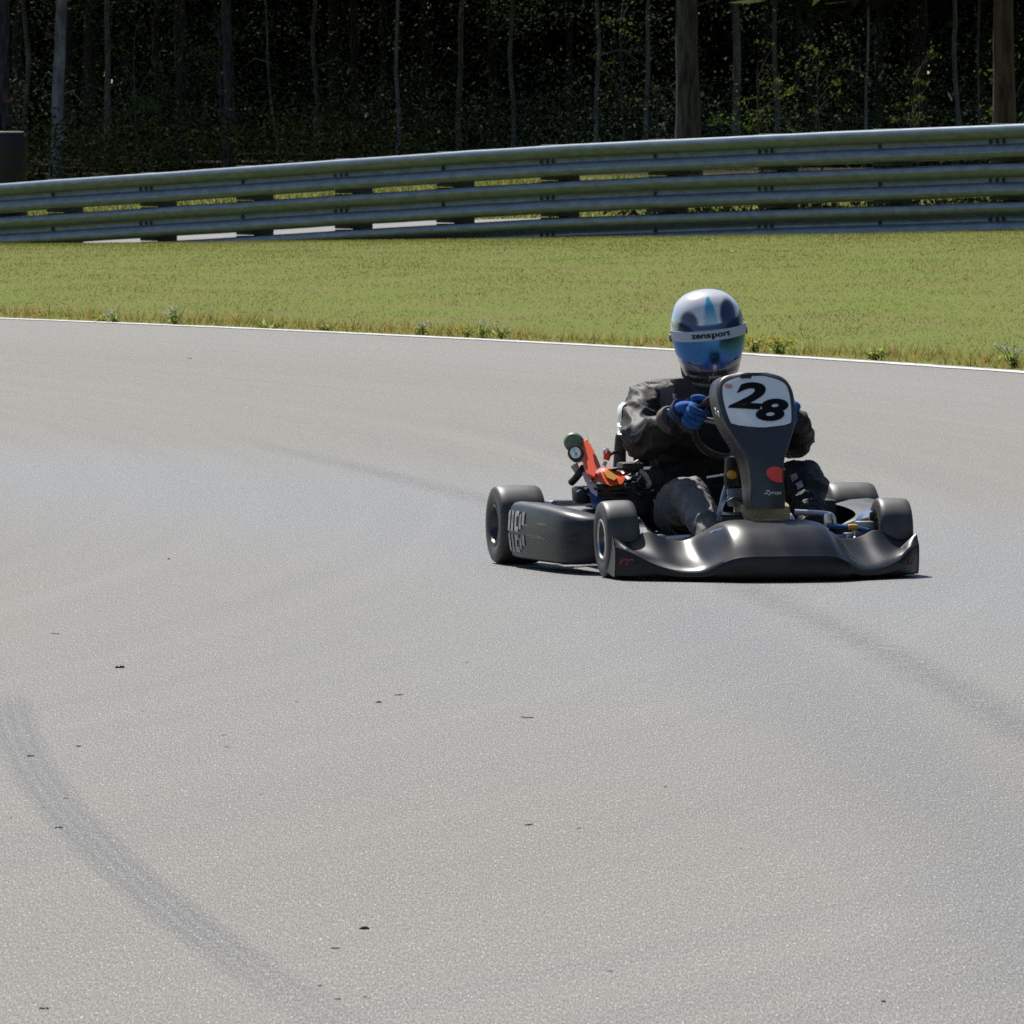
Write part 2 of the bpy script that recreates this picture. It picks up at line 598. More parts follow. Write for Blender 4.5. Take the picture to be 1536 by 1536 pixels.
def edge_d(x, y): return np.hypot(x - TC[0], y - TC[1]) - TR
def rail_t(x, y): return (x - RA[0]) * RN[0] + (y - RA[1]) * RN[1]


def tint(t, r, mx, scale, lo, hi):
    """patches of drier growth over the leaf colour."""
    g = t.nodes.new('ShaderNodeNewGeometry')
    n = nz(t, mapping(t, g.outputs['Position'], (1, 0.35, 1)), scale, 4, 0.6)
    n2 = nz(t, mapping(t, g.outputs['Position'], (1, 0.25, 1)), 0.33, 3, 0.6)
    n3 = nz(t, mapping(t, g.outputs['Position'], (1, 0.12, 1)), 5.0, 4, 0.7)
    col = mix(t, n.step(lo, hi) * 0.85, r.outputs[0], (0.185, 0.155, 0.068))
    col = mix(t, n2.step(0.42, 0.68) * 0.45, col, (0.095, 0.125, 0.022))
    col = mix(t, n3.step(0.52, 0.72) * 0.5, col, (0.09, 0.105, 0.026))
    col = mix(t, (1.0 - n3.step(0.28, 0.46)) * 0.4, col, (0.215, 0.205, 0.09))
    for nd in t.nodes:
        if nd.type == 'BSDF_TRANSLUCENT': t.links.new(col, nd.inputs['Color'])
        if nd.type == 'BSDF_PRINCIPLED': t.links.new(col, nd.inputs['Base Color'])


M_grass, t_, r_, mx_ = leaf_mat('mown_grass_blades', [(0.133, 0.160, 0.028), (0.15, 0.172, 0.031), (0.163, 0.178, 0.034), (0.18, 0.174, 0.046), (0.205, 0.18, 0.07)], 0.58)
tint(t_, r_, mx_, 0.8, 0.46, 0.72)
V, Fc = blades(800000, (-11, 11), (50, 124),
               lambda x, y: (edge_d(x, y) > 0.12) & (rail_t(x, y) < 0.12) & (np.abs(x) < y * 0.05 + 3.2), 0.008, 0.025, 0.004, 0.009, 0.75)
tag(np_mesh('grass', V, Fc, M_grass), 'short mown yellowish green grass sloping up from the track edge to the barrier', 'grass', kind='stuff')
V, Fc = blades(60000, (-16, 14), (112, 164),
               lambda x, y: (rail_t(x, y) > 8.3 - 6 * np.clip((x - 0.5) / 2, 0, 1)) & (np.abs(x) < y * 0.05 + 4), 0.05, 0.16, 0.015, 0.03, 0.5)
tag(np_mesh('rough_grass', V, Fc, M_grass), 'longer rough grass behind the barrier in front of the forest', 'grass', kind='stuff')
M_fringe, t_, r_, mx_ = leaf_mat('dry_fringe_blades', [(0.20, 0.25, 0.04), (0.30, 0.22, 0.06), (0.30, 0.17, 0.085), (0.36, 0.30, 0.10), (0.22, 0.27, 0.05)], 0.55)
V, Fc = blades(320000, (-8, 8), (48, 84),
               lambda x, y: (edge_d(x, y) > 0.06) & (edge_d(x, y) < 0.65 + 0.3 * np.sin(x * 2.3) * np.sin(y * 1.1)) & (np.abs(x) < y * 0.05 + 3), 0.018, 0.095, 0.005, 0.011, 0.45)
tag(np_mesh('fringe_weeds', V, Fc, M_fringe), 'reddish and yellow dry weeds fringing the white edge line of the track', 'weeds', kind='stuff')


# --- forest
M_bark = pmat('grey_bark', (0.15, 0.138, 0.145), (0.035, 0.031, 0.034), 0.95, scale=15, stretch=(1, 1, 0.18), bump=0.03, bscale=14, spec=0.1)
M_pale = pmat('pale_bark', (0.42, 0.41, 0.41), (0.15, 0.14, 0.135), 0.9, scale=7, stretch=(1, 1, 0.3), bump=0.01, bscale=18, spec=0.15)
M_leaf = leaf_mat('forest_leaves', [(0.05, 0.07, 0.025), (0.07, 0.095, 0.032), (0.09, 0.115, 0.04), (0.07, 0.08, 0.035)], 0.25)[0]
M_sap = leaf_mat('sapling_leaves', [(0.06, 0.10, 0.022), (0.085, 0.13, 0.028), (0.11, 0.15, 0.036)], 0.45)[0]
M_dark = leaf_mat('undergrowth_leaves', [(0.08, 0.115, 0.065), (0.105, 0.145, 0.08), (0.125, 0.16, 0.085), (0.115, 0.12, 0.088)], 0.2)[0]


def leaf_cloud(P, s0, s1):
    """a leaf-shaped quad at each point P (n,3)."""
    n = len(P)
    a = RNG.normal(size=(n, 3)); a /= np.linalg.norm(a, axis=1)[:, None]
    b = np.cross(a, RNG.normal(size=(n, 3))); b /= np.linalg.norm(b, axis=1)[:, None]
    s = RNG.uniform(s0, s1, n)[:, None]
    V = np.stack([P - a * s, P + b * s * 0.42, P + a * s, P - b * s * 0.42], 1)
    return V.reshape(-1, 3), np.arange(n * 4).reshape(-1, 4)


def crown_points(n, rad, zl, zh, clumps):
    out = []
    per = n // clumps
    for _ in range(clumps):
        z = RNG.uniform(0, 1)
        k = (1 - z * 0.75) * rad
        a, q = RNG.uniform(0, 2 * math.pi), math.sqrt(RNG.uniform(0, 1)) * k
        c = np.array([q * math.cos(a), q * math.sin(a), zl + (zh - zl) * z])
        out.append(c + RNG.normal(size=(per, 3)) * np.array([0.55, 0.55, 0.32]))
    return np.vstack(out)


crown_meshes = []
for k in range(3):
    V, Fc = leaf_cloud(crown_points(2600, 2.9, 5.8, 17.5, 48), 0.16, 0.42)
    o = np_mesh('crown', V, Fc, M_leaf); crown_meshes.append(o.data)
    bpy.data.objects.remove(o)


def make_tree(u, Yd, wpx, label, bark, crook=0.05, lean=0.0, height=18, group=None, crown=True, twigs=3):
    Yd += 11
    p = at_depth(u, 160, Yd)
    gz = H1(p.x, Yd)
    r0 = wpx / (F / Yd) / 2
    root = empty('forest_tree', (p.x, Yd, gz), 0)
    tag(root, label, 'tree', group)
    mb = MB()
    pts, rs = [], []
    sd = random.random() * 100
    nseg = 26
    for i in range(nseg + 1):
        f = i / nseg; z = -0.3 + (height + 0.3) * f ** 1.25
        pts.append((crook * noise.noise((z * 0.8, sd, 0)) * 1.6 * min(1, z + 0.4) + lean * z, crook * noise.noise((z * 0.8, sd, 9)), z))
        rs.append(r0 * (1 + 0.35 * math.exp(-max(z, 0) * 2.2)) * (1 - 0.72 * f) * (1 + 0.06 * noise.noise((z * 2.0, sd, 5))))
    mb.tube(pts, rs, 12)
    for _ in range(twigs):
        z = random.uniform(1.2, 5); a = random.uniform(0, 6.28); L = random.uniform(0.5, 1.3)
        b = Vector((lean * z, 0, z))
        mb.tube([b, b + Vector((math.cos(a) * L * .5, math.sin(a) * L * .5, L * 0.12)), b + Vector((math.cos(a) * L, math.sin(a) * L, -0.05 + L * random.uniform(-.2, .3)))], [0.018, 0.012, 0.004], 5)
    mb.build('trunk', bark, root)
    if crown:
        c = bpy.data.objects.new('crown', random.choice(crown_meshes)); COL.objects.link(c)
        c.parent = root; c.location = (lean * 10, 0, 0); c.rotation_euler = (0, 0, random.uniform(0, 6.28))
        k = random.uniform(0.85, 1.1); c.scale = (k, k, height / 18)
    return root


t0 = make_tree(8, 171, 22, 'grey forest trunk at the left edge with a pink ribbon tied round it', M_bark)
rb = at_depth(8, 152, 182)
MB().lathe([(0.128, -0.03), (0.133, 0.0), (0.128, 0.035)], (0, 0, rb.z - t0.location.z), (0, 0, 1), 20).build('ribbon', pmat('pink_ribbon', (0.45, 0.10, 0.12), rough=0.6), t0)
make_tree(84, 169, 20, 'pale straight trunk standing second from the left edge of the forest', M_pale, 0.04, 0.03)
make_tree(135, 187, 22, 'dim broad trunk set back between two paler trunks at the left of the forest', M_bark)
make_tree(160, 178, 10, 'slim pale trunk right beside a dim broad one at the left of the forest', M_pale, 0.05)
make_tree(343, 174, 19, 'rough grey trunk alone above the third barrier panel from the left', M_bark, 0.06)
make_tree(421, 178, 6, 'thin short leaning stem between the rough grey trunk and the middle of the barrier', M_pale, 0.08, -0.09, 4.0, crown=False)
make_tree(532, 186, 13, 'dim medium trunk left of a thin pale stem in the middle of the forest', M_bark, 0.06)
make_tree(596, 176, 7, 'thin straight pale stem in the middle of the forest', M_pale, 0.05, 0, 12)
make_tree(896, 178, 8, 'thin wavy pale stem left of the thickest dark trunk', M_pale, 0.12, 0, 12)
make_tree(1031, 150, 38, 'thickest dark furrowed trunk rising behind the barrier above the driver', pmat('furrowed_bark', (0.115, 0.105, 0.125), (0.03, 0.027, 0.033), 0.95, scale=17, stretch=(1, 1, 0.15), bump=0.03, bscale=14, spec=0.1), 0.02)
make_tree(1101, 180, 14, 'crooked grey trunk just right of the thickest dark trunk', M_pale, 0.16)
make_tree(1215, 196, 13, 'dim trunk deep in the forest left of a thin white stem', M_bark, 0.05)
make_tree(1296, 172, 5, 'very thin whitish stem with sunlit leaves beside it', M_pale, 0.06, 0.02, 9)
make_tree(1385, 185, 14, 'grey middle trunk between the thin whitish stem and the right edge trunk', M_bark, 0.06)
make_tree(1467, 182, 5, 'thin stem close beside the big trunk at the right edge', M_pale, 0.05, 0, 10)
make_tree(1506, 150, 36, 'big brown trunk at the right edge of the forest', pmat('brown_bark', (0.14, 0.105, 0.10), (0.05, 0.036, 0.036), 0.95, scale=9, stretch=(1, 1, 0.18), bump=0.03, bscale=14, spec=0.1), 0.02)
for u_, y_, w_, l_ in ((40, 182, 9, 'slim dim trunk between the ribboned trunk and the pale straight one'), (235, 186, 13, 'faint pale trunk left of the rough grey trunk'), (272, 180, 12, 'grey trunk just left of the rough grey trunk'),
                       (470, 184, 8, 'thin grey stem between the leaning stem and the dim medium trunk'), (690, 186, 9, 'faint thin trunk in the darkest middle part of the forest'), (770, 180, 8, 'slim faint trunk left of the wavy pale stem'),
                       (968, 178, 8, 'slim pale stem just left of the thickest dark trunk'), (1165, 180, 9, 'faint pale trunk between the crooked trunk and the whitish stem'), (1432, 176, 8, 'slim grey trunk left of the big right edge trunk')):
    make_tree(u_, y_, w_, l_, M_pale if w_ < 10 else M_bark, 0.07, random.uniform(-0.02, 0.02), 14)
GT = 'dim trunks deep in the forest'
for i in range(36):
    Yd = RNG.uniform(192, 232)
    u = -900 + i * 92 + RNG.uniform(-30, 30)
    make_tree(u, Yd, RNG.uniform(10, 22), 'dim trunk standing deep in the dark forest', M_bark, 0.05, 0, RNG.uniform(16, 20), GT, twigs=1)
for i, (u, Yd, wp) in enumerate([(-120, 168, 24), (-260, 175, 18), (-390, 170, 14), (-520, 176, 22), (-680, 168, 26), (-820, 173, 16), (1640, 170, 22), (1790, 166, 30)]):
    make_tree(u, Yd, wp, 'grey trunk outside the picture at the forest edge', M_bark, 0.04, 0, 18, 'trees beyond the picture edge')

# undergrowth and the far wood: masses nobody could count
def scatter_clumps(n, per, xr, yr, zr, sig, zpow=1.0):
    c = np.stack([RNG.uniform(*xr, n), RNG.uniform(*yr, n), zr[0] + (zr[1] - zr[0]) * RNG.uniform(0, 1, n) ** zpow], -1)
    return (c[:, None, :] + RNG.normal(size=(n, per, 3)) * np.array(sig)).reshape(-1, 3)


P = np.vstack([scatter_clumps(1600, 90, (-27, 27), (188, 226), (0.0, 4.4), (0.42, 0.6, 0.22), 1.2),
               scatter_clumps(680, 60, (-23, 19), (176, 196), (0.0, 1.1), (0.45, 0.5, 0.2), 1.0),
               scatter_clumps(270, 60, (-23, 19), (178, 196), (1.0, 3.6), (0.34, 0.4, 0.16), 1.0)])
P2 = scatter_clumps(760, 60, (-25, -1.5), (158, 178), (-0.2, 0.9), (0.5, 0.5, 0.22), 1.3)
q_s = RNG.uniform(6.5, 30, 190); q_t = RNG.uniform(0.9, 2.6, 190)  # bushes added behind the right barrier so its gaps look dark
q_c = np.stack([RA[0] + RD[0] * q_s + RN[0] * q_t, RA[1] + RD[1] * q_s + RN[1] * q_t], -1)
q_z = hgt(q_c[:, 0], q_c[:, 1]) + 0.12 + 0.16 * RNG.uniform(0, 1, 190) * np.clip((q_s - 6) / 6, 0.2, 1)
P3 = (np.column_stack([q_c, q_z])[:, None, :] + RNG.normal(size=(190, 60, 3)) * np.array([0.22, 0.22, 0.08])).reshape(-1, 3)
P2 = np.vstack([P2, P3])
P = P[P[:, 2] > -0.3]
V, Fc = leaf_cloud(P, 0.018, 0.055)
V2, F2 = leaf_cloud(P2[P2[:, 2] > -0.3], 0.02, 0.055)
tag(np_mesh('low_bushes', V2, F2, leaf_mat('dark_bush_leaves', [(0.012, 0.016, 0.007), (0.02, 0.026, 0.01), (0.03, 0.036, 0.014)], 0.1)[0]), 'low dark bushes behind the left part of the barrier, more added to darken its right gaps', 'bushes', kind='stuff')
tag(np_mesh('undergrowth', V, Fc, M_dark), 'dark leafy undergrowth between the forest trunks', 'undergrowth', kind='stuff')
P = scatter_clumps(5200, 60, (-60, 60), (224, 285), (0.0, 20.0), (1.2, 1.0, 0.8))
V, Fc = leaf_cloud(P, 0.25, 0.55)
tag(np_mesh('far_wood', V, Fc, leaf_mat('deep_wood_leaves', [(0.02, 0.028, 0.016), (0.035, 0.045, 0.026), (0.05, 0.062, 0.034)], 0.1)[0]), 'dense dark foliage closing off the back of the forest', 'forest', kind='stuff')
P = scatter_clumps(2600, 60, (-60, 60), (183, 285), (6.0, 19.0), (1.3, 1.3, 0.7))
P = np.vstack([P, scatter_clumps(420, 60, (-6, 24), (143, 151), (6.0, 19.0), (1.2, 1.0, 0.7))])  # strip of unseen canopy added to shade the ground behind the barrier
V, Fc = leaf_cloud(P, 0.25, 0.6)
tag(np_mesh('forest_canopy', V, Fc, M_leaf), 'leafy canopy of the forest above the picture, with a strip added for shade', 'canopy', kind='stuff')
# unseen woods added on both sides of the circuit for dark reflections
for sx, x0, x1, y0, y1 in ((-1, -150, -120, -90, 60), (1, 45, 75, -60, 150)):
    P = scatter_clumps(1500, 50, (x0, x1), (y0, y1), (0.0, 18.0), (2.0, 2.0, 1.2))
    V, Fc = leaf_cloud(P, 0.6, 1.3)
    tag(np_mesh('unseen_side_wood', V, Fc, M_dark), 'unseen dark wood added along the left side of the circuit' if sx < 0 else 'unseen dark wood added along the right side of the circuit', 'forest', kind='stuff')

# leafy saplings that catch the sun
def sapling(u, v, Yd, size, n, label, mt=M_sap):
    Yd = Yd - 7 + random.uniform(0, 7)
    c = at_depth(u, v, Yd); gz = H1(c.x, Yd)
    root = empty('leafy_sapling', (c.x, Yd, gz))
    tag(root, label, 'sapling')
    h = c.z - gz
    mb = MB().tube([(0.1, 0, -0.1), (0.03, 0.02, h * 0.5), (0, 0, h)], [0.02, 0.014, 0.006], 6)
    P = []
    for _ in range(13):
        a = random.uniform(0, 6.28); q = random.uniform(0.15, 1.5) * size
        tip = Vector((math.cos(a) * q, math.sin(a) * q * 0.8, max(0.3, h + random.uniform(-2.2, 1.2) * size)))
        z0 = max(0.2, tip.z - random.uniform(0.2, 0.7))
        mb.tube([(0.0, 0, min(z0, h)), (tip.x * 0.5, tip.y * 0.5, (z0 + tip.z) / 2 + 0.04), tip], [0.007, 0.005, 0.0025], 5)
        k = random.uniform(0.1, 0.3)
        P.append(np.array(tip) + RNG.normal(size=(max(3, int(n * random.uniform(0.02, 0.14))), 3)) * size * np.array([k, k, k * 0.6]))
    mb.build('stem', M_bark, root)
    V, Fc = leaf_cloud(np.vstack(P), 0.018, 0.05)
    np_mesh('foliage', V, Fc, mt, root)


sapling(1180, 172, 166, 0.42, 260, 'sunlit green sapling over the barrier right of the crooked trunk')
sapling(1135, 105, 168, 0.40, 220, 'pale leafy sapling high between the crooked trunk and the dim trunk')
sapling(1370, 112, 170, 0.35, 180, 'small leafy sapling left of the grey middle trunk')
sapling(1225, 95, 172, 0.35, 150, 'small bright sapling left of the thin whitish stem')
sapling(1520, 120, 172, 0.5, 240, 'leafy sapling showing past the big right edge trunk')
sapling(200, 72, 172, 0.45, 230, 'bright leafy sapling right of the slim pale trunk')
sapling(328, 55, 176, 0.35, 150, 'small sunlit sapling beside the rough grey trunk')
sapling(930, 30, 180, 0.40, 130, 'yellow green sapling high right of the wavy pale stem')
sapling(985, 150, 182, 0.45, 150, 'dull leafy sapling left of the thickest dark trunk', M_leaf)

# dark drum at the left edge
Yd = 138
c = at_depth(4, 240, Yd); gz = H1(c.x, Yd); top = at_depth(4, 199, Yd).z - gz
hd = top
drum = empty('plastic_drum', (c.x, Yd, gz))
tag(drum, 'dark rounded drum with a sunlit rim standing behind the barrier at the left edge', 'drum')
rd = 38 / (F / Yd)
prof = [(0.001, 0.0), (rd * 0.93, 0.0), (rd * 0.97, 0.03)]
for k in range(4):
    z = hd * (0.2 + 0.2 * k)
    prof += [(rd * 0.97, z - 0.03), (rd, z - 0.012), (rd, z + 0.012), (rd * 0.97, z + 0.03)]
prof += [(rd * 0.97, hd - 0.08), (rd * 0.9, hd - 0.02), (rd * 0.82, hd - 0.004)]
MB().lathe(prof, (0, 0, 0), (0, 0, 1), 40).build('drum_body', pmat('dark_plastic', (0.008, 0.008, 0.009), (0.012, 0.012, 0.013), 0.7), drum)
MB().lathe([(rd * 0.83, hd - 0.006), (rd * 0.86, hd + 0.012), (rd * 0.80, hd + 0.016), (0.001, hd + 0.012)], (0, 0, 0), (0, 0, 1), 40).build('lid', pmat('sunlit_lid_colour', (0.25, 0.25, 0.22), rough=0.7), drum)  # pale lid colour stands in for sun on the drum's top

# --- single weeds at the track edge
M_weed = leaf_mat('weed_leaves', [(0.22, 0.30, 0.07), (0.30, 0.37, 0.10), (0.36, 0.39, 0.14)], 0.65)[0]
M_seed = leaf_mat('seed_heads', [(0.36, 0.38, 0.33), (0.48, 0.49, 0.44), (0.3, 0.32, 0.26)], 0.5)[0]
M_yel = leaf_mat('yellow_petals', [(0.48, 0.36, 0.05), (0.55, 0.42, 0.07)], 0.45)[0]


def weed(u, v, hpx, n, head, label, cat='weed', spread=0.06):
    g = ground(u, v)
    sc = F / g.y; h = hpx / sc
    root = empty('weed_plant', (g.x, g.y, H1(g.x, g.y)))
    tag(root, label, cat)
    mb = MB(); heads = []; LP = []
    for _ in range(n):
        a = random.uniform(0, 6.28); q = random.uniform(0.2, 1) * spread; hh = h * random.uniform(0.6, 1.05)
        tip = Vector((math.cos(a) * q, math.sin(a) * q, hh))
        mb.tube([(0, 0, -0.01), Vector((tip.x * 0.35, tip.y * 0.35, hh * 0.5)), tip], [0.004, 0.003, 0.002], 4)
        heads.append(np.array(tip) + RNG.normal(size=(7, 3)) * 0.011)
        for _ in range(6):
            f = random.uniform(0.05, 0.75)
            LP.append(np.array(tip) * f + RNG.normal(size=3) * 0.014)
    mb.build('stem', M_weed, root)
    V, Fc = leaf_cloud(np.array(LP), 0.012, 0.03)
    nl = len(Fc)
    if head:
        V2, F2 = leaf_cloud(np.vstack(heads), 0.006, 0.013)
        Fc = np.vstack([Fc, F2 + len(V)]); V = np.vstack([V, V2])
    fo = np_mesh('foliage', V, Fc, M_weed, root)
    if head:
        fo.data.materials.append(head)
        mi = np.zeros(len(Fc), np.int32); mi[nl:] = 1
        fo.data.polygons.foreach_set('material_index', mi)


weed(175, 484, 26, 9, M_seed, 'tall grey seeded weed at the track edge near the left side of the photo', spread=0.09)
weed(150, 483, 16, 7, M_yel, 'yellow flowered weed just left of the tall grey seeded one')
weed(262, 487, 30, 9, M_seed, 'pale forked weed with seed heads at the edge line, second grey one from the left', spread=0.09)
weed(405, 493, 16, 12, None, 'low yellow green clump on the edge line between the grey weeds', spread=0.16)
weed(493, 496, 14, 10, None, 'bright green leafy clump on the edge line', spread=0.13)
weed(631, 502, 20, 5, M_seed, 'small grey seeded weed left of the yellow curled weed')
weed(702, 505, 14, 6, M_yel, 'small curled yellow weed by the edge line left of the driver')
weed(724, 507, 26, 6, M_seed, 'thin grey weed with two seed heads right of the yellow curled weed')
weed(752, 508, 22, 5, M_seed, 'slender pale weed last before the driver along the edge line')
weed(1132, 528, 26, 9, M_yel, 'green weed with one yellow flower right behind the helmet', spread=0.08)
weed(1168, 530, 24, 16, M_yel, 'yellow blooming clump right of the helmet at the edge line', spread=0.13)
weed(1312, 539, 18, 12, None, 'bright green clump at the edge line above the right front wheel', spread=0.12)
weed(1521, 552, 34, 12, M_seed, 'big pale grey weed at the edge line by the right border', spread=0.12)

# --- scraps of tyre rubber
M_rub = pmat('rubber_scrap', (0.016, 0.016, 0.017), (0.03, 0.03, 0.03), 0.8)
scrap_shapes = []
for k in range(6):
    rows = []; n = 15
    th = [0.5, 0.22, 0.3, 0.6, 0.18, 0.4][k]
    for i in range(n):
        f = i / (n - 1); x = f - 0.5
        env = (math.sin(math.pi * min(1, max(0.02, f))) ** 0.5) * (0.75 + 0.7 * noise.noise((f * 4, k * 5.0, 0)))
        cy = 0.10 * noise.noise((f * 2.2, k * 5.0, 3)); lift = max(0, 0.12 * noise.noise((f * 1.7, k * 3.0, 8)))
        row = []
        for q in range(9):
            a = q * 2 * math.pi / 9
            rr = env * (1 + 0.35 * noise.noise((f * 6, math.cos(a) + k, math.sin(a))))
            row.append((x, cy + 0.16 * rr * math.cos(a), lift + th * 0.17 * env + th * 0.2 * rr * math.sin(a)))
        rows.append(row)
    o = MB().grid(rows, cv=True, cap=True).build('rubber_scrap', M_rub, None, 50); scrap_shapes.append(o.data)
    bpy.data.objects.remove(o)
GS = 'scraps of tyre rubber on the track'
own = {
    (180, 1001, 15, 0.75): 'largest black crumpled rubber scrap alone on the grey asphalt at the left',
    (790, 1076, 22, 0.22): 'long flat black rubber strip below the left front wheel',
    (793, 1237, 15, 0.35): 'bent black rubber strip in the middle of the asphalt',
    (546, 1393, 17, 0.3): 'thin black rubber strip above a thicker one near the lower middle',
    (503, 1422, 18, 0.4): 'thick black rubber strip below a thinner one near the lower middle',
    (46, 1134, 11, 0.55): 'black rubber lump lying on the start of the ribbed tyre mark',
    (88, 1241, 13, 0.25): 'black rubber sliver on the left side of the ribbed tyre mark',
    (82, 950, 15, 0.12): 'very thin dark sliver furthest up the asphalt on the left',
    (915, 1456, 12, 0.25): 'small dark sliver low on the asphalt right of the middle',
    (1325, 1502, 8, 0.9): 'small upright black lump at the lower right',
    (1470, 1366, 8, 0.6): 'small black lump by the right border of the asphalt',
    (66, 1513, 16, 0.3): 'dark sliver in the lower left corner',
}
tiny = [(118, 1119, 8, .4), (340, 1120, 8, .4), (598, 1042, 16, .15), (568, 1053, 10, .2), (391, 1191, 6, .5), (548, 1495, 7, .4), (480, 1478, 7, .5), (727, 1381, 6, .5),
        (700, 993, 6, .5), (253, 838, 5, .6), (57, 1423, 6, .6), (868, 1242, 8, .2), (445, 1052, 4, .8), (214, 1066, 6, .4), (335, 1102, 8, .3), (16, 1226, 4, .8),
        (65, 1211, 8, .3), (98, 1197, 7, .3), (507, 1498, 10, .3), (284, 537, 8, .4), (1112, 1272, 5, .5), (998, 1180, 5, .5), (931, 1225, 4, .6), (220, 1193, 4, .6)]
for i, (k, lab) in enumerate(list(own.items()) + [(k, 'tiny dark crumb of tyre rubber lying on the grey asphalt') for k in tiny]):
    u, v, wp, hr = k
    g = ground(u, v + 1); sc = wp / (F / g.y)
    o = bpy.data.objects.new('rubber_scrap', scrap_shapes[i % 6]); COL.objects.link(o)
    o.location = (g.x, g.y, 0.0); o.rotation_euler = (0, 0, random.uniform(-0.35, 0.35) + (math.pi if i % 2 else 0))
    o.scale = (sc, sc * 1.2, sc * min(1.9, max(hr * 5.0, 1.3)))
    tag(o, lab, 'rubber scrap', GS)

# bright scrap of litter in the grass
yy = 70.0
while at_depth(1099, 378, yy).z > H1(at_depth(1099, 378, yy).x, yy) + 0.03: yy += 0.1
g = at_depth(1099, 378, yy)
MB().box((g.x, g.y, g.z), (0.028, 0.02, 0.012), (0.4, 0.7, 0.3), 0.004).build('paper_scrap', pmat('white_paper', (0.8, 0.8, 0.78), rough=0.8))
tag(bpy.data.objects['paper_scrap'], 'tiny white crumpled paper scrap in the grass above the driver', 'litter')

# ================================================================== KART
YAW = R(13)
gk = ground(1131, 864)
ANG = -(math.pi / 2 - YAW)
KM = Matrix.Translation(gk) @ Matrix.Rotation(ANG, 4, 'Z')
KMI = KM.inverted()


def K(u, v, x):
    """kart-local point at distance x ahead of the front axle on the sight line of a photographed point."""
    o = KMI @ CAM; d = KMI.to_3x3() @ ray(u, v)
    return o + d * ((x - o.x) / d.x)


M_abs = pmat('black_bodywork', (0.0035, 0.0048, 0.0068), (0.009, 0.011, 0.014), 0.34, scale=7, rvar=0.14, spec=0.42)
M_panel = pmat('graphite_panel_plastic', (0.028, 0.032, 0.038), (0.036, 0.04, 0.046), 0.38, scale=9, rvar=0.12)
M_black = pmat('satin_black', (0.012, 0.012, 0.013), (0.02, 0.02, 0.02), 0.45)
M_tyre = pmat('worn_tyre_rubber', (0.040, 0.038, 0.0365), (0.065, 0.062, 0.058), 0.5, scale=20, rvar=0.15)
M_rim = pmat('dark_magnesium', (0.10, 0.10, 0.105), (0.06, 0.06, 0.062), 0.35, metal=0.8)
M_alu = pmat('aluminium', (0.62, 0.62, 0.62), (0.45, 0.45, 0.46), 0.3, metal=0.9)
M_chrome = pmat('bright_steel', (0.7, 0.7, 0.7), (0.6, 0.6, 0.6), 0.16, metal=1.0)
M_frame = pmat('frame_tube_steel', (0.35, 0.36, 0.38), (0.25, 0.26, 0.28), 0.3, metal=0.9)
M_orange = pmat('orange_enamel', (0.92, 0.12, 0.03), (0.85, 0.09, 0.025), 0.35, coat=0.3)
M_yellow = pmat('yellow_plastic', (0.70, 0.36, 0.02), (0.55, 0.26, 0.02), 0.4)
M_cream = pmat('cream_bracket', (0.68, 0.65, 0.55), (0.5, 0.48, 0.4), 0.45)
M_white = pmat('white_vinyl', (0.86, 0.86, 0.86), (0.82, 0.83, 0.84), 0.35)
M_red = pmat('red_sticker', (0.85, 0.075, 0.055), (0.8, 0.065, 0.05), 0.4)
M_pink = pmat('faded_red_print', (0.55, 0.12, 0.13), (0.6, 0.3, 0.3), 0.5)
M_ink = pmat('black_vinyl', (0.008, 0.008, 0.009), (0.011, 0.011, 0.012), 0.7, spec=0.1)
M_tank = pmat('tan_fuel_plastic', (0.42, 0.31, 0.17), (0.5, 0.42, 0.28), 0.4)
M_blue = pmat('blue_anodised', (0.10, 0.22, 0.45), (0.08, 0.16, 0.34), 0.3, metal=0.7)
M_brown = pmat('sooty_brown', (0.05, 0.037, 0.03), (0.10, 0.08, 0.06), 0.6, scale=20)
M_green = pmat('green_filter_gauze', (0.17, 0.22, 0.14), (0.10, 0.14, 0.09), 0.55, scale=60)
M_greydecal = pmat('grey_decal', (0.42, 0.44, 0.47), (0.12, 0.125, 0.13), 0.4, scale=45)
M_grey = pmat('grey_metal_plate', (0.34, 0.36, 0.38), (0.26, 0.27, 0.29), 0.4, metal=0.6)

kart = empty('go_kart')
kart.matrix_world = KM
tag(kart, 'black racing go kart with number 28 on its tall front panel cornering on the asphalt', 'go-kart')


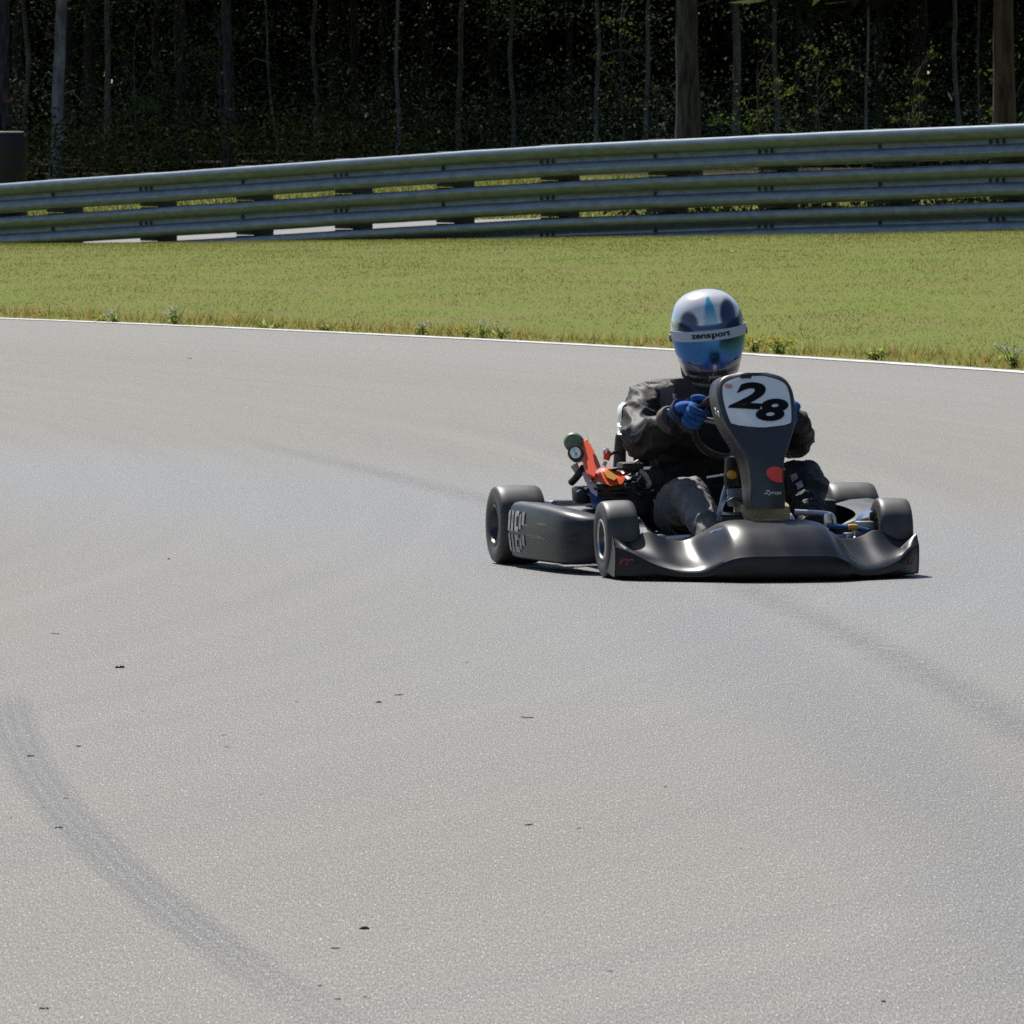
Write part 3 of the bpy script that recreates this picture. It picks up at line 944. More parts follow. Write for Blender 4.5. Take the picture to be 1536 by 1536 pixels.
# --- wheels
def wheel(x, y, rad, wid, side, steer=0.0, camber=0.0):
    """side +1 = outer face towards +y."""
    e = empty('wheel'); e.parent = kart
    e.location = (x, y, rad); e.rotation_euler = (camber, 0, steer)
    hw = wid / 2
    rr = 0.066
    prof = [(rr, -hw * 0.78), (rr + 0.012, -hw * 0.93), (rad * 0.72, -hw), (rad * 0.87, -hw * 0.985), (rad * 0.945, -hw * 0.93), (rad * 0.98, -hw * 0.82), (rad * 0.994, -hw * 0.6), (rad * 0.999, -hw * 0.3),
            (rad, 0)]
    prof = prof + [(r, -h) for r, h in prof[-2::-1]]
    MB().lathe(prof, (0, 0, 0), (0, 1, 0), 48).build('tyre', M_tyre, e)
    o = side
    rp = [(rr + 0.006, -hw * 0.8), (rr - 0.004, -hw * 0.86), (rr - 0.008, -hw * 0.7), (rr - 0.016, -hw * 0.3), (rr - 0.016, hw * 0.5), (rr - 0.006, hw * 0.74), (rr - 0.002, hw * 0.88), (rr + 0.006, hw * 0.8)]
    rim = MB().lathe(rp, (0, 0, 0), (0, 1, 0), 40)
    rim.lathe([(0.052, o * 0.0), (0.05, o * hw * 0.2), (0.02, o * hw * 0.25), (0.02, o * 0.0)], (0, 0, 0), (0, 1, 0), 30)
    rim.build('rim', M_rim, e)
    MB().lathe([(rr + 0.0065, o * hw * 0.78), (rr + 0.004, o * hw * 0.92), (rr - 0.003, o * hw * 0.95), (rr - 0.006, o * hw * 0.86)], (0, 0, 0), (0, 1, 0), 40).build('rim_lip', M_alu if rad < 0.132 else M_rim, e)
    hub = MB().lathe([(0.001, o * hw * 0.75), (0.012, o * hw * 0.74), (0.016, o * hw * 0.6), (0.024, o * hw * 0.3), (0.024, -o * hw * 0.5), (0.001, -o * hw * 0.5)], (0, 0, 0), (0, 1, 0), 20)
    for k in range(3):
        a = k * 2.094
        hub.lathe([(0.001, o * hw * 0.36), (0.006, o * hw * 0.35), (0.006, o * hw * 0.1)], (math.cos(a) * 0.037, 0, math.sin(a) * 0.037), (0, 1, 0), 8)
    hub.build('hub', M_alu, e)


wheel(0, -0.472, 0.129, 0.115, -1, R(-2), R(2))
wheel(0, 0.472, 0.129, 0.115, 1, R(-4), R(-2))
wheel(-1.05, -0.575, 0.135, 0.165, -1)
wheel(-1.05, 0.605, 0.135, 0.175, 1)

# --- chassis
fr = MB()
for s in (-1, 1):
    fr.tube([(0.30, s * 0.16, 0.055), (0.1, s * 0.17, 0.055), (-0.05, s * 0.30, 0.055), (-0.3, s * 0.335, 0.055), (-0.75, s * 0.30, 0.055), (-1.02, s * 0.31, 0.075), (-1.18, s * 0.31, 0.12)], 0.016, 10, 0, 24)
    fr.tube([(-0.02, s * 0.27, 0.06), (0.0, s * 0.32, 0.095), (0.0, s * 0.36, 0.12)], 0.016, 10)
    fr.tube([(-0.35, s * 0.335, 0.055), (-0.38, s * 0.46, 0.06), (-0.8, s * 0.5, 0.06), (-0.84, s * 0.31, 0.055)], 0.011, 8, 0, 16)
fr.tube([(0.30, -0.16, 0.055), (0.31, 0.0, 0.055), (0.30, 0.16, 0.055)], 0.016, 10)
fr.tube([(-0.05, -0.3, 0.055), (-0.05, 0.3, 0.055)], 0.015, 10)
fr.tube([(-0.6, -0.32, 0.055), (-0.6, 0.32, 0.055)], 0.015, 10)
fr.tube([(-1.14, -0.42, 0.2), (-1.2, -0.4, 0.2), (-1.22, 0, 0.2), (-1.2, 0.4, 0.2), (-1.14, 0.42, 0.2)], 0.012, 8, 0, 16)
fr.build('chassis_frame', M_frame, kart)
tray = MB()
tray.box((0.06, 0, 0.036), (0.56, 0.42, 0.004)); tray.box((-0.31, 0, 0.0365), (0.20, 0.6, 0.004))
tray.build('floor_tray', M_grey, kart)
ax = MB().tube([(-1.05, -0.56, 0.14), (-1.05, 0.56, 0.14)], 0.02, 16)
ax.lathe([(0.05, -0.004), (0.095, -0.004), (0.095, 0.004), (0.05, 0.004)], (-1.05, 0.2, 0.14), (0, 1, 0), 30)
ax.build('rear_axle', M_chrome, kart)

# steering and front axle parts
for s in (-1, 1):
    sp = MB()
    sp.tube([(0, s * 0.36, 0.13), (0, s * 0.44, 0.13)], 0.0125, 12)
    sp.box((0, s * 0.37, 0.125), (0.03, 0.03, 0.055), (0, 0, 0), 0.006)
    sp.box((-0.05, s * 0.355, 0.115), (0.10, 0.018, 0.012), (0, 0, s * 0.15), 0.003)
    sp.build('spindle', M_alu, kart)
    MB().tube([(-0.10, s * 0.35, 0.122), (-0.12, s * 0.02, 0.135)], 0.008, 8).build('tie_rod', M_blue if s > 0 else M_chrome, kart)
    MB().box((0.005, s * 0.325, 0.125), (0.04, 0.03, 0.035), (0, 0, 0), 0.006).build('kingpin_bracket', M_frame, kart)
    # front bumper uprights holding the nose
    MB().tube([(0.02, s * 0.2, 0.10), (0.2, s * 0.2, 0.15), (0.27, s * 0.17, 0.17)], 0.009, 8, 0, 8).build('bumper_bar', M_chrome, kart)
# brake master cylinder and silver bar on the driver's left
MB().tube([K(1192, 768, 0.0), K(1240, 771, 0.02), K(1250, 778, 0.03), K(1252, 790, 0.03)], 0.0095, 8, 0, 14).build('pedal_bar', M_alu, kart)
MB().box(K(1240, 780, 0.02), (0.03, 0.028, 0.05), (0, 0, 0), 0.006).build('brake_cylinder', M_alu, kart)
MB().tube([K(1243, 789, 0.05), K(1278, 791, 0.05), K(1303, 796, 0.05)], 0.008, 8).build('brake_rod', M_blue, kart)
pb = MB().box(K(1296, 794, 0.01), (0.05, 0.06, 0.055), (0, 0, 0), 0.006)
pb.build('stub_axle_block', M_grey, kart)
MB().lathe([(0.001, -0.015), (0.01, -0.015), (0.012, 0.0), (0.01, 0.015), (0.001, 0.015)], K(1279, 791, 0.06), (0, 1, 0), 12).build('rod_end', M_yellow, kart)
# the blue-grey plate seen left of the far front wheel
mb = MB()
rows = []
for k in range(9):
    a = math.pi * (0.5 + 0.5 * k / 8)
    c = K(1320, 800, -0.03)
    rows.append([(c.x + q, c.y + 0.085 * math.cos(a), c.z + 0.078 * math.sin(a)) for q in (0, -0.06)])
mb.grid(rows).build('wheel_guard', M_blue, kart)
# left of the panel: silver bar, plate and dark arch (brake pedal and heel stop)
MB().tube([K(1082, 770, 0.02), K(1100, 772, 0.02), K(1132, 771, 0.02)], 0.008, 8).build('throttle_bar', M_chrome, kart)
MB().box(K(1103, 781, 0.01), (0.05, 0.11, 0.03), (0, 0, 0), 0.006).build('pedal_box', M_black, kart)
c = K(1106, 768, 0.0)
rows = []
for k in range(15):
    a = math.pi * k / 14
    rows.append([(c.x + q, c.y + (0.055 - 0.004 * (q < -.04)) * math.cos(a) * (1 + 0.1 * math.sin(a)), c.z + 0.052 * math.sin(a)) for q in (0.02, 0.0, -0.03, -0.05)])
MB().grid(rows).build('heel_stop', M_grey, kart)
MB().box(K(1106, 746, -0.06), (0.012, 0.07, 0.06), (0, -0.2, 0), 0.004).build('bracket_plate', M_grey, kart)
MB().box(K(1097, 707, -0.08), (0.04, 0.045, 0.10), (0, 0.1, 0), 0.01).build('fuel_pump', M_black, kart)
MB().lathe([(0.001, 0.02), (0.014, 0.018), (0.016, 0.0)], K(1097, 712, -0.056), (1, 0, 0), 16).build('pump_cap', M_yellow, kart)
MB().tube([K(1090, 698, -0.1), K(1104, 694, -0.1), K(1118, 689, -0.1)], 0.010, 8).build('hose_joint', M_tank, kart)
MB().tube([K(1060, 716, -0.12), K(1092, 711, -0.1)], 0.004, 6).build('fuel_line', M_white, kart)

# fuel tank under the panel
tk = MB(); c = K(1158, 778, 0.02)
tk.box((c.x - 0.06, 0.035, 0.155), (0.16, 0.17, 0.20), (0, 0.15, 0), 0.03)
tk.lathe([(0.001, 0.03), (0.026, 0.028), (0.028, 0.0)], (c.x - 0.08, 0.035, 0.25), (0.15, 0, 1), 20)
tk.build('fuel_tank', M_tank, kart)

# --- front fairing
AY = [0.0, 0.13, 0.175, 0.215, 0.27, 0.33, 0.385, 0.43, 0.47, 0.505, 0.52]
ZC = [0.092, 0.091, 0.086, 0.068, 0.038, 0.036, 0.048, 0.066, 0.095, 0.112, 0.115]
ZT = [0.198, 0.196, 0.184, 0.158, 0.126, 0.130, 0.157, 0.148, 0.135, 0.124, 0.118]
XF = [0.475, 0.462, 0.448, 0.428, 0.395, 0.360, 0.320, 0.285, 0.25, 0.205, 0.185]
XT = [0.21, 0.20, 0.19, 0.175, 0.15, 0.135, 0.125, 0.115, 0.11, 0.11, 0.12]
YS = np.linspace(-0.52, 0.52, 121)
ay = np.linspace(0, 0.52, 200)


def smooth_tab(vals):
    y = np.interp(ay, AY, vals)
    k = np.ones(13) / 13
    yp = np.concatenate([y[12:0:-1], y, y[-1] + (y[-1] - y[-2:-14:-1])])
    for _ in range(2): yp = np.convolve(yp, k, 'same')
    return yp[12:12 + len(y)]


tabs = [smooth_tab(v) for v in (ZC, ZT, XF, XT)]


def nose_section(y):
    zc, zt, xf, xt = [float(np.interp(abs(y), ay, t)) for t in tabs]
    side = float(np.clip((abs(y) - 0.17) / 0.08, 0, 1)) * float(np.clip((0.52 - abs(y)) / 0.06, 0, 1))
    tuck = 0.02
    pts = [(xt - 0.10, 0.03), (xf - tuck * 2.2, 0.012), (xf - tuck, 0.010), (xf - 0.008, 0.016), (xf - 0.001, zc * 0.45), (xf, zc * 0.82), (xf - 0.004, zc * 0.95), (xf - 0.014, zc + 0.004)]
    for k in range(1, 12):
        f = k / 12
        x = xf - 0.014 + (xt - xf + 0.014) * f
        z = zc + 0.004 + (zt - zc - 0.004) * (f ** 0.8)
        z += math.sin(f * math.pi) * (0.026 * (1 - side) - 0.020 * side)
        pts.append((x, z))
    pts += [(xt, zt), (xt - 0.012, zt + 0.001), (xt - 0.022, zt - 0.008), (xt - 0.024, zt - 0.035), (xt - 0.03, max(0.04, zt - 0.09))]
    return [(x, y, z) for x, z in pts]


nm = MB().grid([nose_section(y) for y in YS])
nose = nm.build('nose_fairing', M_abs, kart, 24)
for s in (-1, 1):       # closed wing ends
    sec = nose_section(s * 0.52)
    c = (0.14, s * 0.524, 0.06)
    mb = MB(); mb.add([c] + [(p[0], s * 0.523, p[2]) for p in sec], [(0, i, i + 1) for i in range(1, len(sec))])
    mb.build('wing_end', M_abs, nose)


def nose_pt(y, z, eps):
    x = float(np.interp(abs(y), ay, tabs[2]))
    return Vector((x + eps, y, z))


vs, fs = text2d('rr', 0.042, 0.35, 0.0015, 2)
for u0, w_ in ((944, 1.0), (1371, 0.9)):
    c = K(u0, 843, 0.26)
    MB().add([nose_pt(c.y + x * w_, c.z + y * 0.9, 0.003) for x, y in vs], fs).build('red_lettering', pmat('dull_red_print', (0.32, 0.02, 0.035), (0.06, 0.012, 0.015), 0.5, scale=60), nose)

# --- front number panel
YO = 0.008
PZ = [0.232, 0.275, 0.325, 0.39, 0.445, 0.515, 0.592, 0.64, 0.666, 0.680]
PW = [0.048, 0.052, 0.049, 0.055, 0.079, 0.112, 0.124, 0.116, 0.092, 0.045]
PX = [0.168, 0.162, 0.154, 0.137, 0.107, 0.056, 0.000, -0.032, -0.048, -0.056]
PD = [0.07, 0.09, 0.11, 0.12, 0.115, 0.105, 0.09, 0.085, 0.075, 0.06]
pt = cr(np.stack([PZ, PW, PX, PD], 1), 70)
pzs = pt[:, 0]


def panel(a, z, eps=0.0):
    """point on the panel's front: a across (-1 driver's right .. 1 left), z height."""
    wv = float(np.interp(z, pzs, pt[:, 1])); xv = float(np.interp(z, pzs, pt[:, 2]))
    return Vector((xv + 0.014 * (1 - a * a) + eps, YO + a * wv, z + eps * 0.5))


def panel_y(y, z, eps):
    wv = float(np.interp(z, pzs, pt[:, 1]))
    return panel(max(-1.0, min(1.0, (y - YO) / wv)), z, eps)


rows = []
for z, wv, xv, dv in pt:
    row = []
    for a in np.linspace(-1, 1, 25):
        row.append(panel(a, z))
    def flank(s):
        o = []
        for q, out in ((0.03, 0.006), (0.12, 0.009), (0.4, 0.010), (0.75, 0.012), (1.0, 0.016)):
            o.append(Vector((xv - dv * q * 0.93, YO + s * (wv + out), z - dv * q * 0.12)))
        return o
    rows.append(flank(-1)[::-1] + row + flank(1))
pn = MB().grid(rows)
top = rows[-1]
pn.add(top, [tuple(range(len(top)))])
panel_o = pn.build('front_panel', M_panel, kart, 50)
# white number field
fld = []
zs = np.linspace(0.5, 0.655, 22)
for z in np.linspace(0.500, 0.668, 26):
    f = (z - 0.500) / (0.668 - 0.500)
    sh = 0.93 * min(1.0, (max(0.0, min(f / 0.16, 1)) * (2 - max(0.0, min(f / 0.16, 1)))) ** 0.5 + 0.12) * (1.0 if f < 0.8 else math.sqrt(max(0.02, 1 - ((f - 0.8) / 0.22) ** 2)))
    fld.append([panel(a * sh, z, 0.002) for a in np.linspace(-1, 1, 21)])
MB().grid(fld).build('number_plate', M_white, panel_o)


def place_text(s, size, y0, z0, ang, mt, name, shear=0.2, off=0.0, sx=1.0, sz=1.0, eps=0.004, cuts=2):
    vs, fs = text2d(s, size, shear, off, cuts)
    ca, sa = math.cos(ang), math.sin(ang)
    out = []
    for x, y in vs:
        X_, Z_ = (x * ca - y * sa) * sx, (x * sa + y * ca) * sz
        out.append(panel_y(y0 + X_, z0 + Z_, eps))   # local +y is to the right in the picture
    return MB().add(out, fs).build(name, mt, panel_o)


place_text('2', 0.137, YO - 0.034, 0.604, R(-6), M_ink, 'digit', 0.28, 0.0055, 1.5, 0.84)
place_text('8', 0.118, YO + 0.044, 0.556, R(-10), M_ink, 'digit', 0.2, 0.0050, 1.6, 0.82)
place_text('Zyron', 0.024, YO + 0.012, 0.283, R(-4), M_white, 'white_lettering', 0.3, 0.0, 1, 0.8, 0.003)
# red oval sticker
c0 = K(1162, 712, 0.13)
MB().add([panel_y(c0.y, c0.z, 0.003)] + [panel_y(c0.y + 0.038 * math.cos(k * math.pi / 16), c0.z + 0.026 * math.sin(k * math.pi / 16) - 0.006 * math.cos(k * math.pi / 16), 0.003) for k in range(32)],
         [(0, 1 + k, 1 + (k + 1) % 32) for k in range(32)]).build('red_sticker', M_red, panel_o)
# small red emblem in the upper corner of the number plate
c0 = K(1095, 580, 0.0)
star = []
for k in range(22):
    a = k * 2 * math.pi / 22; rr = 0.018 if k % 2 == 0 else 0.010
    star.append(panel_y(c0.y + rr * math.cos(a), c0.z + rr * 0.55 * math.sin(a), 0.0035))
MB().add([panel_y(c0.y, c0.z, 0.0035)] + star, [(0, 1 + k, 1 + (k + 1) % 22) for k in range(22)]).build('red_emblem', M_pink, panel_o)
# clip at the top and marks on the flank
c0 = K(1120, 569, -0.02)
MB().box((c0.x - 0.02, c0.y, c0.z + 0.006), (0.03, 0.038, 0.014), (0, -0.4, 0), 0.004).build('clip', M_black, panel_o)
fl = MB()
for (du, dv, ww) in ((0, 0, 5), (5, 4, 5), (-1, 6, 4), (4, 9, 6)):
    c1 = K(1066 + du, 614 + dv, 0.0)
    zz = c1.z
    xv = float(np.interp(zz, pzs, pt[:, 2])); wv = float(np.interp(zz, pzs, pt[:, 1]))
    q = 0.55 - 0.06 * du
    base = Vector((xv - 0.09 * q, YO - wv - 0.0145, zz))
    fl.box(base, (0.02, 0.002, 0.005), (0, 0.3, 0))
fl.build('white_marks', M_white, panel_o)

# --- side pods
def pod(s):
    xs = [-0.865, -0.85, -0.83, -0.78, -0.6, -0.42, -0.30, -0.235, -0.215]
    yo = [0.585, 0.632, 0.648, 0.648, 0.636, 0.616, 0.590, 0.545, 0.50]
    zt = [0.19, 0.212, 0.222, 0.224, 0.222, 0.216, 0.206, 0.19, 0.17]
    zb = [0.07, 0.045, 0.035, 0.030, 0.030, 0.030, 0.030, 0.035, 0.05]
    tb = cr(np.stack([xs, yo, zt, zb], 1), 40)
    rows = []
    for x, y, zt_, zb_ in tb:
        h = zt_ - zb_
        sec = [(y - 0.16, zb_ + 0.01), (y - 0.03, zb_), (y - 0.010, zb_ + 0.008), (y - 0.002, zb_ + h * 0.2), (y + 0.004, zb_ + h * 0.5), (y, zb_ + h * 0.8), (y - 0.006, zt_ - 0.016), (y - 0.018, zt_ - 0.004), (y - 0.04, zt_), (y - 0.10, zt_ - 0.004), (y - 0.16, zt_ - 0.02)]
        rows.append([(x, s * yy, zz) for yy, zz in sec])
    o = MB().grid(rows, cap=True).build('side_pod', M_pod, kart, 50)
    return o, tb


M_pod = pmat('scuffed_pod_plastic', (0.010, 0.011, 0.013), (0.038, 0.040, 0.044), 0.42, scale=16, rvar=0.2, stretch=(0.35, 1, 2.5), spec=0.4, detail=8)
pod_r, tb = pod(-1)
pod(1)


def pod_pt(x, z, eps):
    y = float(np.interp(x, tb[:, 0], tb[:, 1]))
    zt_ = float(np.interp(x, tb[:, 0], tb[:, 2])); zb_ = float(np.interp(x, tb[:, 0], tb[:, 3]))
    f = (z - zb_) / (zt_ - zb_)
    b = float(np.interp(f, [0, 0.2, 0.5, 0.8, 0.93], [-0.012, -0.002, 0.004, 0.0, -0.006]))
    return Vector((x, -(y + b + eps), z))


def pod_quad(mb, x0, x1, z0, z1, eps=0.003):
    rows = [[pod_pt(x0 + (x1 - x0) * i / 4, z0 + (z1 - z0) * j / 6, eps) for j in range(7)] for i in range(5)]
    mb.grid(rows)


dm = MB()
for z0, z1 in ((0.125, 0.195), (0.055, 0.115)):
    for x0, x1 in ((-0.832, -0.800), (-0.785, -0.762)):
        pod_quad(dm, x0, x1, z0, z1)
    pod_quad(dm, -0.745, -0.70, z1 - 0.018, z1); pod_quad(dm, -0.745, -0.70, z0, z0 + 0.018)
    pod_quad(dm, -0.745, -0.725, z0 + 0.018, z1 - 0.018)
    pod_quad(dm, -0.69, -0.672, z0 + 0.01, z1 - 0.01); pod_quad(dm, -0.66, -0.635, z0 + 0.025, z1)
dm.build('grey_lettering', M_greydecal, pod_r)
sc_ = MB()
for x0, x1, z in ((-0.60, -0.45, 0.118), (-0.56, -0.42, 0.112), (-0.70, -0.60, 0.15), (-0.5, -0.40, 0.16)):
    pod_quad(sc_, x0, x1, z, z + 0.0025, 0.002)
sc_.build('scratches', M_greydecal, pod_r)

# --- steering wheel
WC = Vector((-0.27, 0.015, 0.505)); WNn = Vector((-0.78, 0, 0.62)).normalized(); WU = Vector((0.62, 0, 0.78)).normalized(); WL = Vector((0, 1, 0)); WR = 0.155
sw = empty('steering_wheel'); sw.parent = kart
rows = []
for k in range(48):
    a = k * 2 * math.pi / 48
    o = WL * math.cos(a) + WU * math.sin(a)
    rows.append([WC + o * (WR + 0.013 * math.cos(b)) + WNn * 0.013 * math.sin(b) for b in np.linspace(0, 2 * math.pi, 11)[:-1]])
MB().grid(rows, cu=True, cv=True).build('wheel_rim', M_black, sw)
spk = MB()
for a in (0.15, math.pi - 0.15, -math.pi / 2):
    o = WL * math.cos(a) + WU * math.sin(a)
    spk.tube([WC - WNn * 0.02, WC + o * WR], 0.010, 8)
spk.lathe([(0.001, 0.012), (0.035, 0.01), (0.04, -0.02), (0.001, -0.03)], WC, WNn, 20)
spk.build('spokes', M_grey, sw)
MB().tube([WC, Vector((0.02, 0.015, 0.14))], 0.011, 10).build('steering_column', M_chrome, kart)
for s in (-1, 1):
    MB().tube([(-0.05, s * 0.14, 0.06), (-0.12, s * 0.08 + 0.015, 0.3), (-0.15, 0.03 + s * 0.03, 0.40)], 0.009, 8, 0, 8).build('column_support', M_frame, kart)

# --- seat
rows = []
for k in range(22):
    f = k / 21
    p = cr([(-0.50, 0.09), (-0.62, 0.055), (-0.80, 0.06), (-0.93, 0.10), (-1.00, 0.22), (-1.04, 0.36), (-1.07, 0.47)], 22)[k]
    q = cr([(0.15, 0.05), (0.18, 0.07), (0.195, 0.13), (0.195, 0.17), (0.19, 0.17), (0.18, 0.14), (0.15, 0.05)], 22)[k]
    row = []
    tx = np.array([0.6, 0.8]) if 8 < k < 15 else (np.array([0, 1.0]) if k <= 8 else np.array([1.0, 0.15]))
    for a in np.linspace(-1, 1, 15):
        ed = max(0.0, abs(a) - 0.55) / 0.45
        row.append((p[0] + tx[0] * q[1] * ed ** 1.6, a * q[0] * (1 + 0.1 * ed), p[1] + tx[1] * q[1] * ed ** 1.6))
    rows.append(row)
seat = MB().grid(rows).build('seat', M_black, kart)
md = seat.modifiers.new('thickness', 'SOLIDIFY'); md.thickness = 0.006

# --- engine on the driver's right
eng = empty('engine'); eng.parent = kart
XE = -0.80
cyl = MB(); c = K(905, 735, XE)
cyl.box((c.x, c.y, 0.13), (0.24, 0.16, 0.13), (0, 0, 0), 0.02)
for k in range(5):
    cyl.box((c.x + 0.03, c.y + 0.01, 0.205 + 0.016 * k), (0.14, 0.13, 0.008), (0, 0, 0), 0.002)
cyl.box((c.x + 0.03, c.y + 0.01, 0.235), (0.10, 0.09, 0.10), (0, 0, 0), 0.01)
cyl.build('crankcase', M_black, eng)
def plate(name, pix, x, th, mt, tilt=-1.25):
    """flat cut plate following photographed corner points."""
    A = [K(u, v, x) for u, v in pix]
    zc = sum(p.z for p in A) / len(A)
    A = [Vector((p.x + tilt * (p.z - zc), p.y, p.z)) for p in A]
    n = len(A); B = [p - Vector((th, 0, 0)) for p in A]
    mb = MB().add(A + B, [tuple(range(n)), tuple(range(2 * n - 1, n - 1, -1))] + [(i, (i + 1) % n, n + (i + 1) % n, n + i) for i in range(n)])
    o = mb.build(name, mt, eng)
    return o
plate('orange_guard', [(881, 664), (890, 660), (895, 680), (898, 700), (890, 704), (884, 714), (875, 708), (873, 690), (875, 674)], XE + 0.06, 0.018, M_orange)
plate('guard_tip', [(883, 651), (887, 652), (890, 661), (882, 665)], XE + 0.022, 0.012, M_cream)
plate('orange_duct', [(886, 704), (898, 712), (908, 704), (920, 702), (934, 709), (938, 716), (930, 725), (914, 728), (898, 723), (888, 716)], XE + 0.095, 0.05, M_orange)
plate('yellow_cover', [(907, 708), (914, 705), (921, 710), (925, 716), (919, 720), (910, 716)], XE + 0.103, 0.02, M_yellow)
plate('brass_fitting', [(916, 726), (928, 723), (938, 724), (934, 731), (922, 735), (915, 733)], XE + 0.10, 0.03, pmat('brass', (0.45, 0.33, 0.08), rough=0.35, metal=0.6))
plate('white_strap', [(876, 700), (881, 700), (884, 712), (891, 720), (893, 732), (889, 744), (883, 738), (878, 722)], XE + 0.055, 0.010, M_white)
plate('lavender_cover', [(892, 716), (905, 722), (916, 726), (913, 732), (900, 731), (891, 727)], XE + 0.05, 0.02, M_greydecal)
plate('coil_pack', [(912, 700), (940, 703), (942, 709), (934, 710), (922, 705), (912, 705)], XE + 0.03, 0.04, M_grey)
plate('blue_reflection_plate', [(888, 736), (899, 738), (906, 748), (905, 764), (896, 768), (888, 760)], XE + 0.13, 0.015, M_blue)  # a blue reflection, put in as the plate's own colour
rnd = random.Random(5)
for mt_, nm_, n_ in ((M_chrome, 'engine_fittings', 14), (M_orange, 'orange_fittings', 4), (M_black, 'cable_clips', 8)):
    eb = MB()
    for _ in range(n_):
        c = K(rnd.uniform(884, 966), rnd.uniform(712, 744), XE + rnd.uniform(0.045, 0.075))
        eb.box(c, (rnd.uniform(0.015, 0.04), rnd.uniform(0.008, 0.03), rnd.uniform(0.006, 0.014)), (rnd.uniform(-1, 1), rnd.uniform(-.8, .8), rnd.uniform(-.5, .5)), 0.002)
    for _ in range(0 if mt_ is M_orange else 3):
        a = K(rnd.uniform(884, 920), rnd.uniform(700, 745), XE + 0.06); b = K(rnd.uniform(925, 966), rnd.uniform(700, 745), XE + 0.05)
        eb.tube([a, (a + b) / 2 + Vector((0.02, 0, rnd.uniform(-.03, .03))), b], 0.0045, 6, 0, 10)
    eb.build(nm_, mt_, eng)
# air filter: gauze drum and chromed ring
fl = MB(); c = K(861, 664, XE - 0.03)
ax_ = Vector((0.93, -0.30, 0.12))
fl.lathe([(0.001, 0.045), (0.026, 0.043), (0.033, 0.034), (0.034, -0.03), (0.030, -0.04), (0.001, -0.04)], c, ax_, 28).build('air_filter', M_green, eng)
MB().lathe([(0.0335, -0.034), (0.0365, -0.026), (0.0365, 0.026), (0.0335, 0.034)], c, (0.3, 0.93, 0.2), 28)
mb = MB(); c = K(865, 681, XE)
mb.lathe([(0.020, 0.05), (0.0265, 0.05), (0.028, 0.04), (0.028, -0.03), (0.001, -0.035)], c, ax_, 26).build('carburettor', M_black, eng)
MB().lathe([(0.001, 0.030), (0.012, 0.036), (0.0195, 0.046), (0.021, 0.05), (0.0195, 0.053)], c, ax_, 24).build('intake_trumpet', M_chrome, eng)
MB().tube([K(861, 697, XE), K(866, 707, XE), K(874, 709, XE)], [0.014, 0.011, 0.010], 10).build('hose', M_cream, eng)
MB().tube([K(857, 724, XE - 0.02), K(863, 718, XE), K(870, 709, XE + 0.01), K(876, 701, XE)], 0.013, 10, 0, 10).build('hose', M_black, eng)
ck = MB()
ck.box(K(873, 742, XE), (0.09, 0.055, 0.06), (0.1, 0, 0), 0.012)
ck.box(K(868, 733, XE + 0.03), (0.03, 0.014, 0.012), (0.5, 0, 0), 0.003)
ck.build('clutch_cover', M_black, eng)
bits = MB()
for u, v, q in ((868, 736, 4), (879, 733, 3), (882, 741, 3), (867, 678, 0), (894, 733, 3), (957, 741, 3), (978, 737, 3)):
    if q: bits.box(K(u, v, XE + 0.06), (0.02, q * 0.004, 0.007), (random.random(), 0, 0.2), 0.002)
bits.build('bolt_heads', M_chrome, eng)
MB().tube([K(909, 690, XE - 0.05), K(911, 683, XE - 0.05), K(910, 677, XE - 0.05)], [0.011, 0.013, 0.014], 10).build('spark_plug_cap', M_orange, eng)
MB().lathe([(0.001, 0.008), (0.011, 0.006), (0.012, -0.004)], K(909, 676, XE - 0.04), (0.5, 0, 1), 12).build('plug_tip', M_chrome, eng)
MB().tube([K(905, 698, XE - 0.04), K(908, 692, XE - 0.04)], 0.009, 8).build('plug_body', M_white, eng)
MB().tube([K(915, 682, XE - 0.06), K(925, 678, XE - 0.09), K(934, 690, XE - 0.09)], 0.006, 8, 0, 8).build('plug_lead', M_black, eng)
# upright exhaust silencer behind
A = K(931, 651, -0.96); B = K(929, 706, -0.96)
MB().tube([B, B * 0.85 + A * 0.15, A * 0.55 + B * 0.45, A * 0.9 + B * 0.1, A], [0.023, 0.0225, 0.021, 0.019, 0.016], 16).build('exhaust_silencer', M_brown, kart)
MB().lathe([(0.001, 0.012), (0.012, 0.010), (0.0165, 0.0), (0.0165, -0.012)], A, (0, 0, 1), 16).build('silencer_cap', M_tank, kart)
MB().box(K(962, 738, XE - 0.06), (0.16, 0.17, 0.17), (0, 0, 0), 0.02).build('dark_fill_block', M_black, kart)  # black block added to fill the dark gap beside the seat
# cream guard bar and rear rails
MB().tube([K(954, 691, XE + 0.02), K(960, 703, XE + 0.02), K(967, 714, XE + 0.03), K(973, 722, XE + 0.03), K(973, 728, XE + 0.03), K(964, 731, XE + 0.03)], 0.0095, 10, 0, 20).build('guard_bar', M_cream, kart)
MB().tube([K(950, 716, XE), K(960, 716, XE + 0.01), K(970, 717, XE + 0.03)], 0.007, 8).build('guard_stay', M_cream, kart)
MB().box(K(945, 700, XE - 0.02), (0.10, 0.075, 0.03), (0, 0, 0), 0.008).build('battery_box', M_black, kart)
MB().tube([K(965, 703, -0.98), K(995, 706, -0.98)], 0.007, 8).build('rear_stay', M_brown, kart)
MB().tube([K(970, 712, -0.95), K(1000, 714, -0.95)], 0.011, 8).build('rear_stay', M_blue, kart)
MB().tube([K(975, 722, -0.9), K(1000, 725, -0.9)], 0.009, 8).build('rear_stay', M_grey, kart)
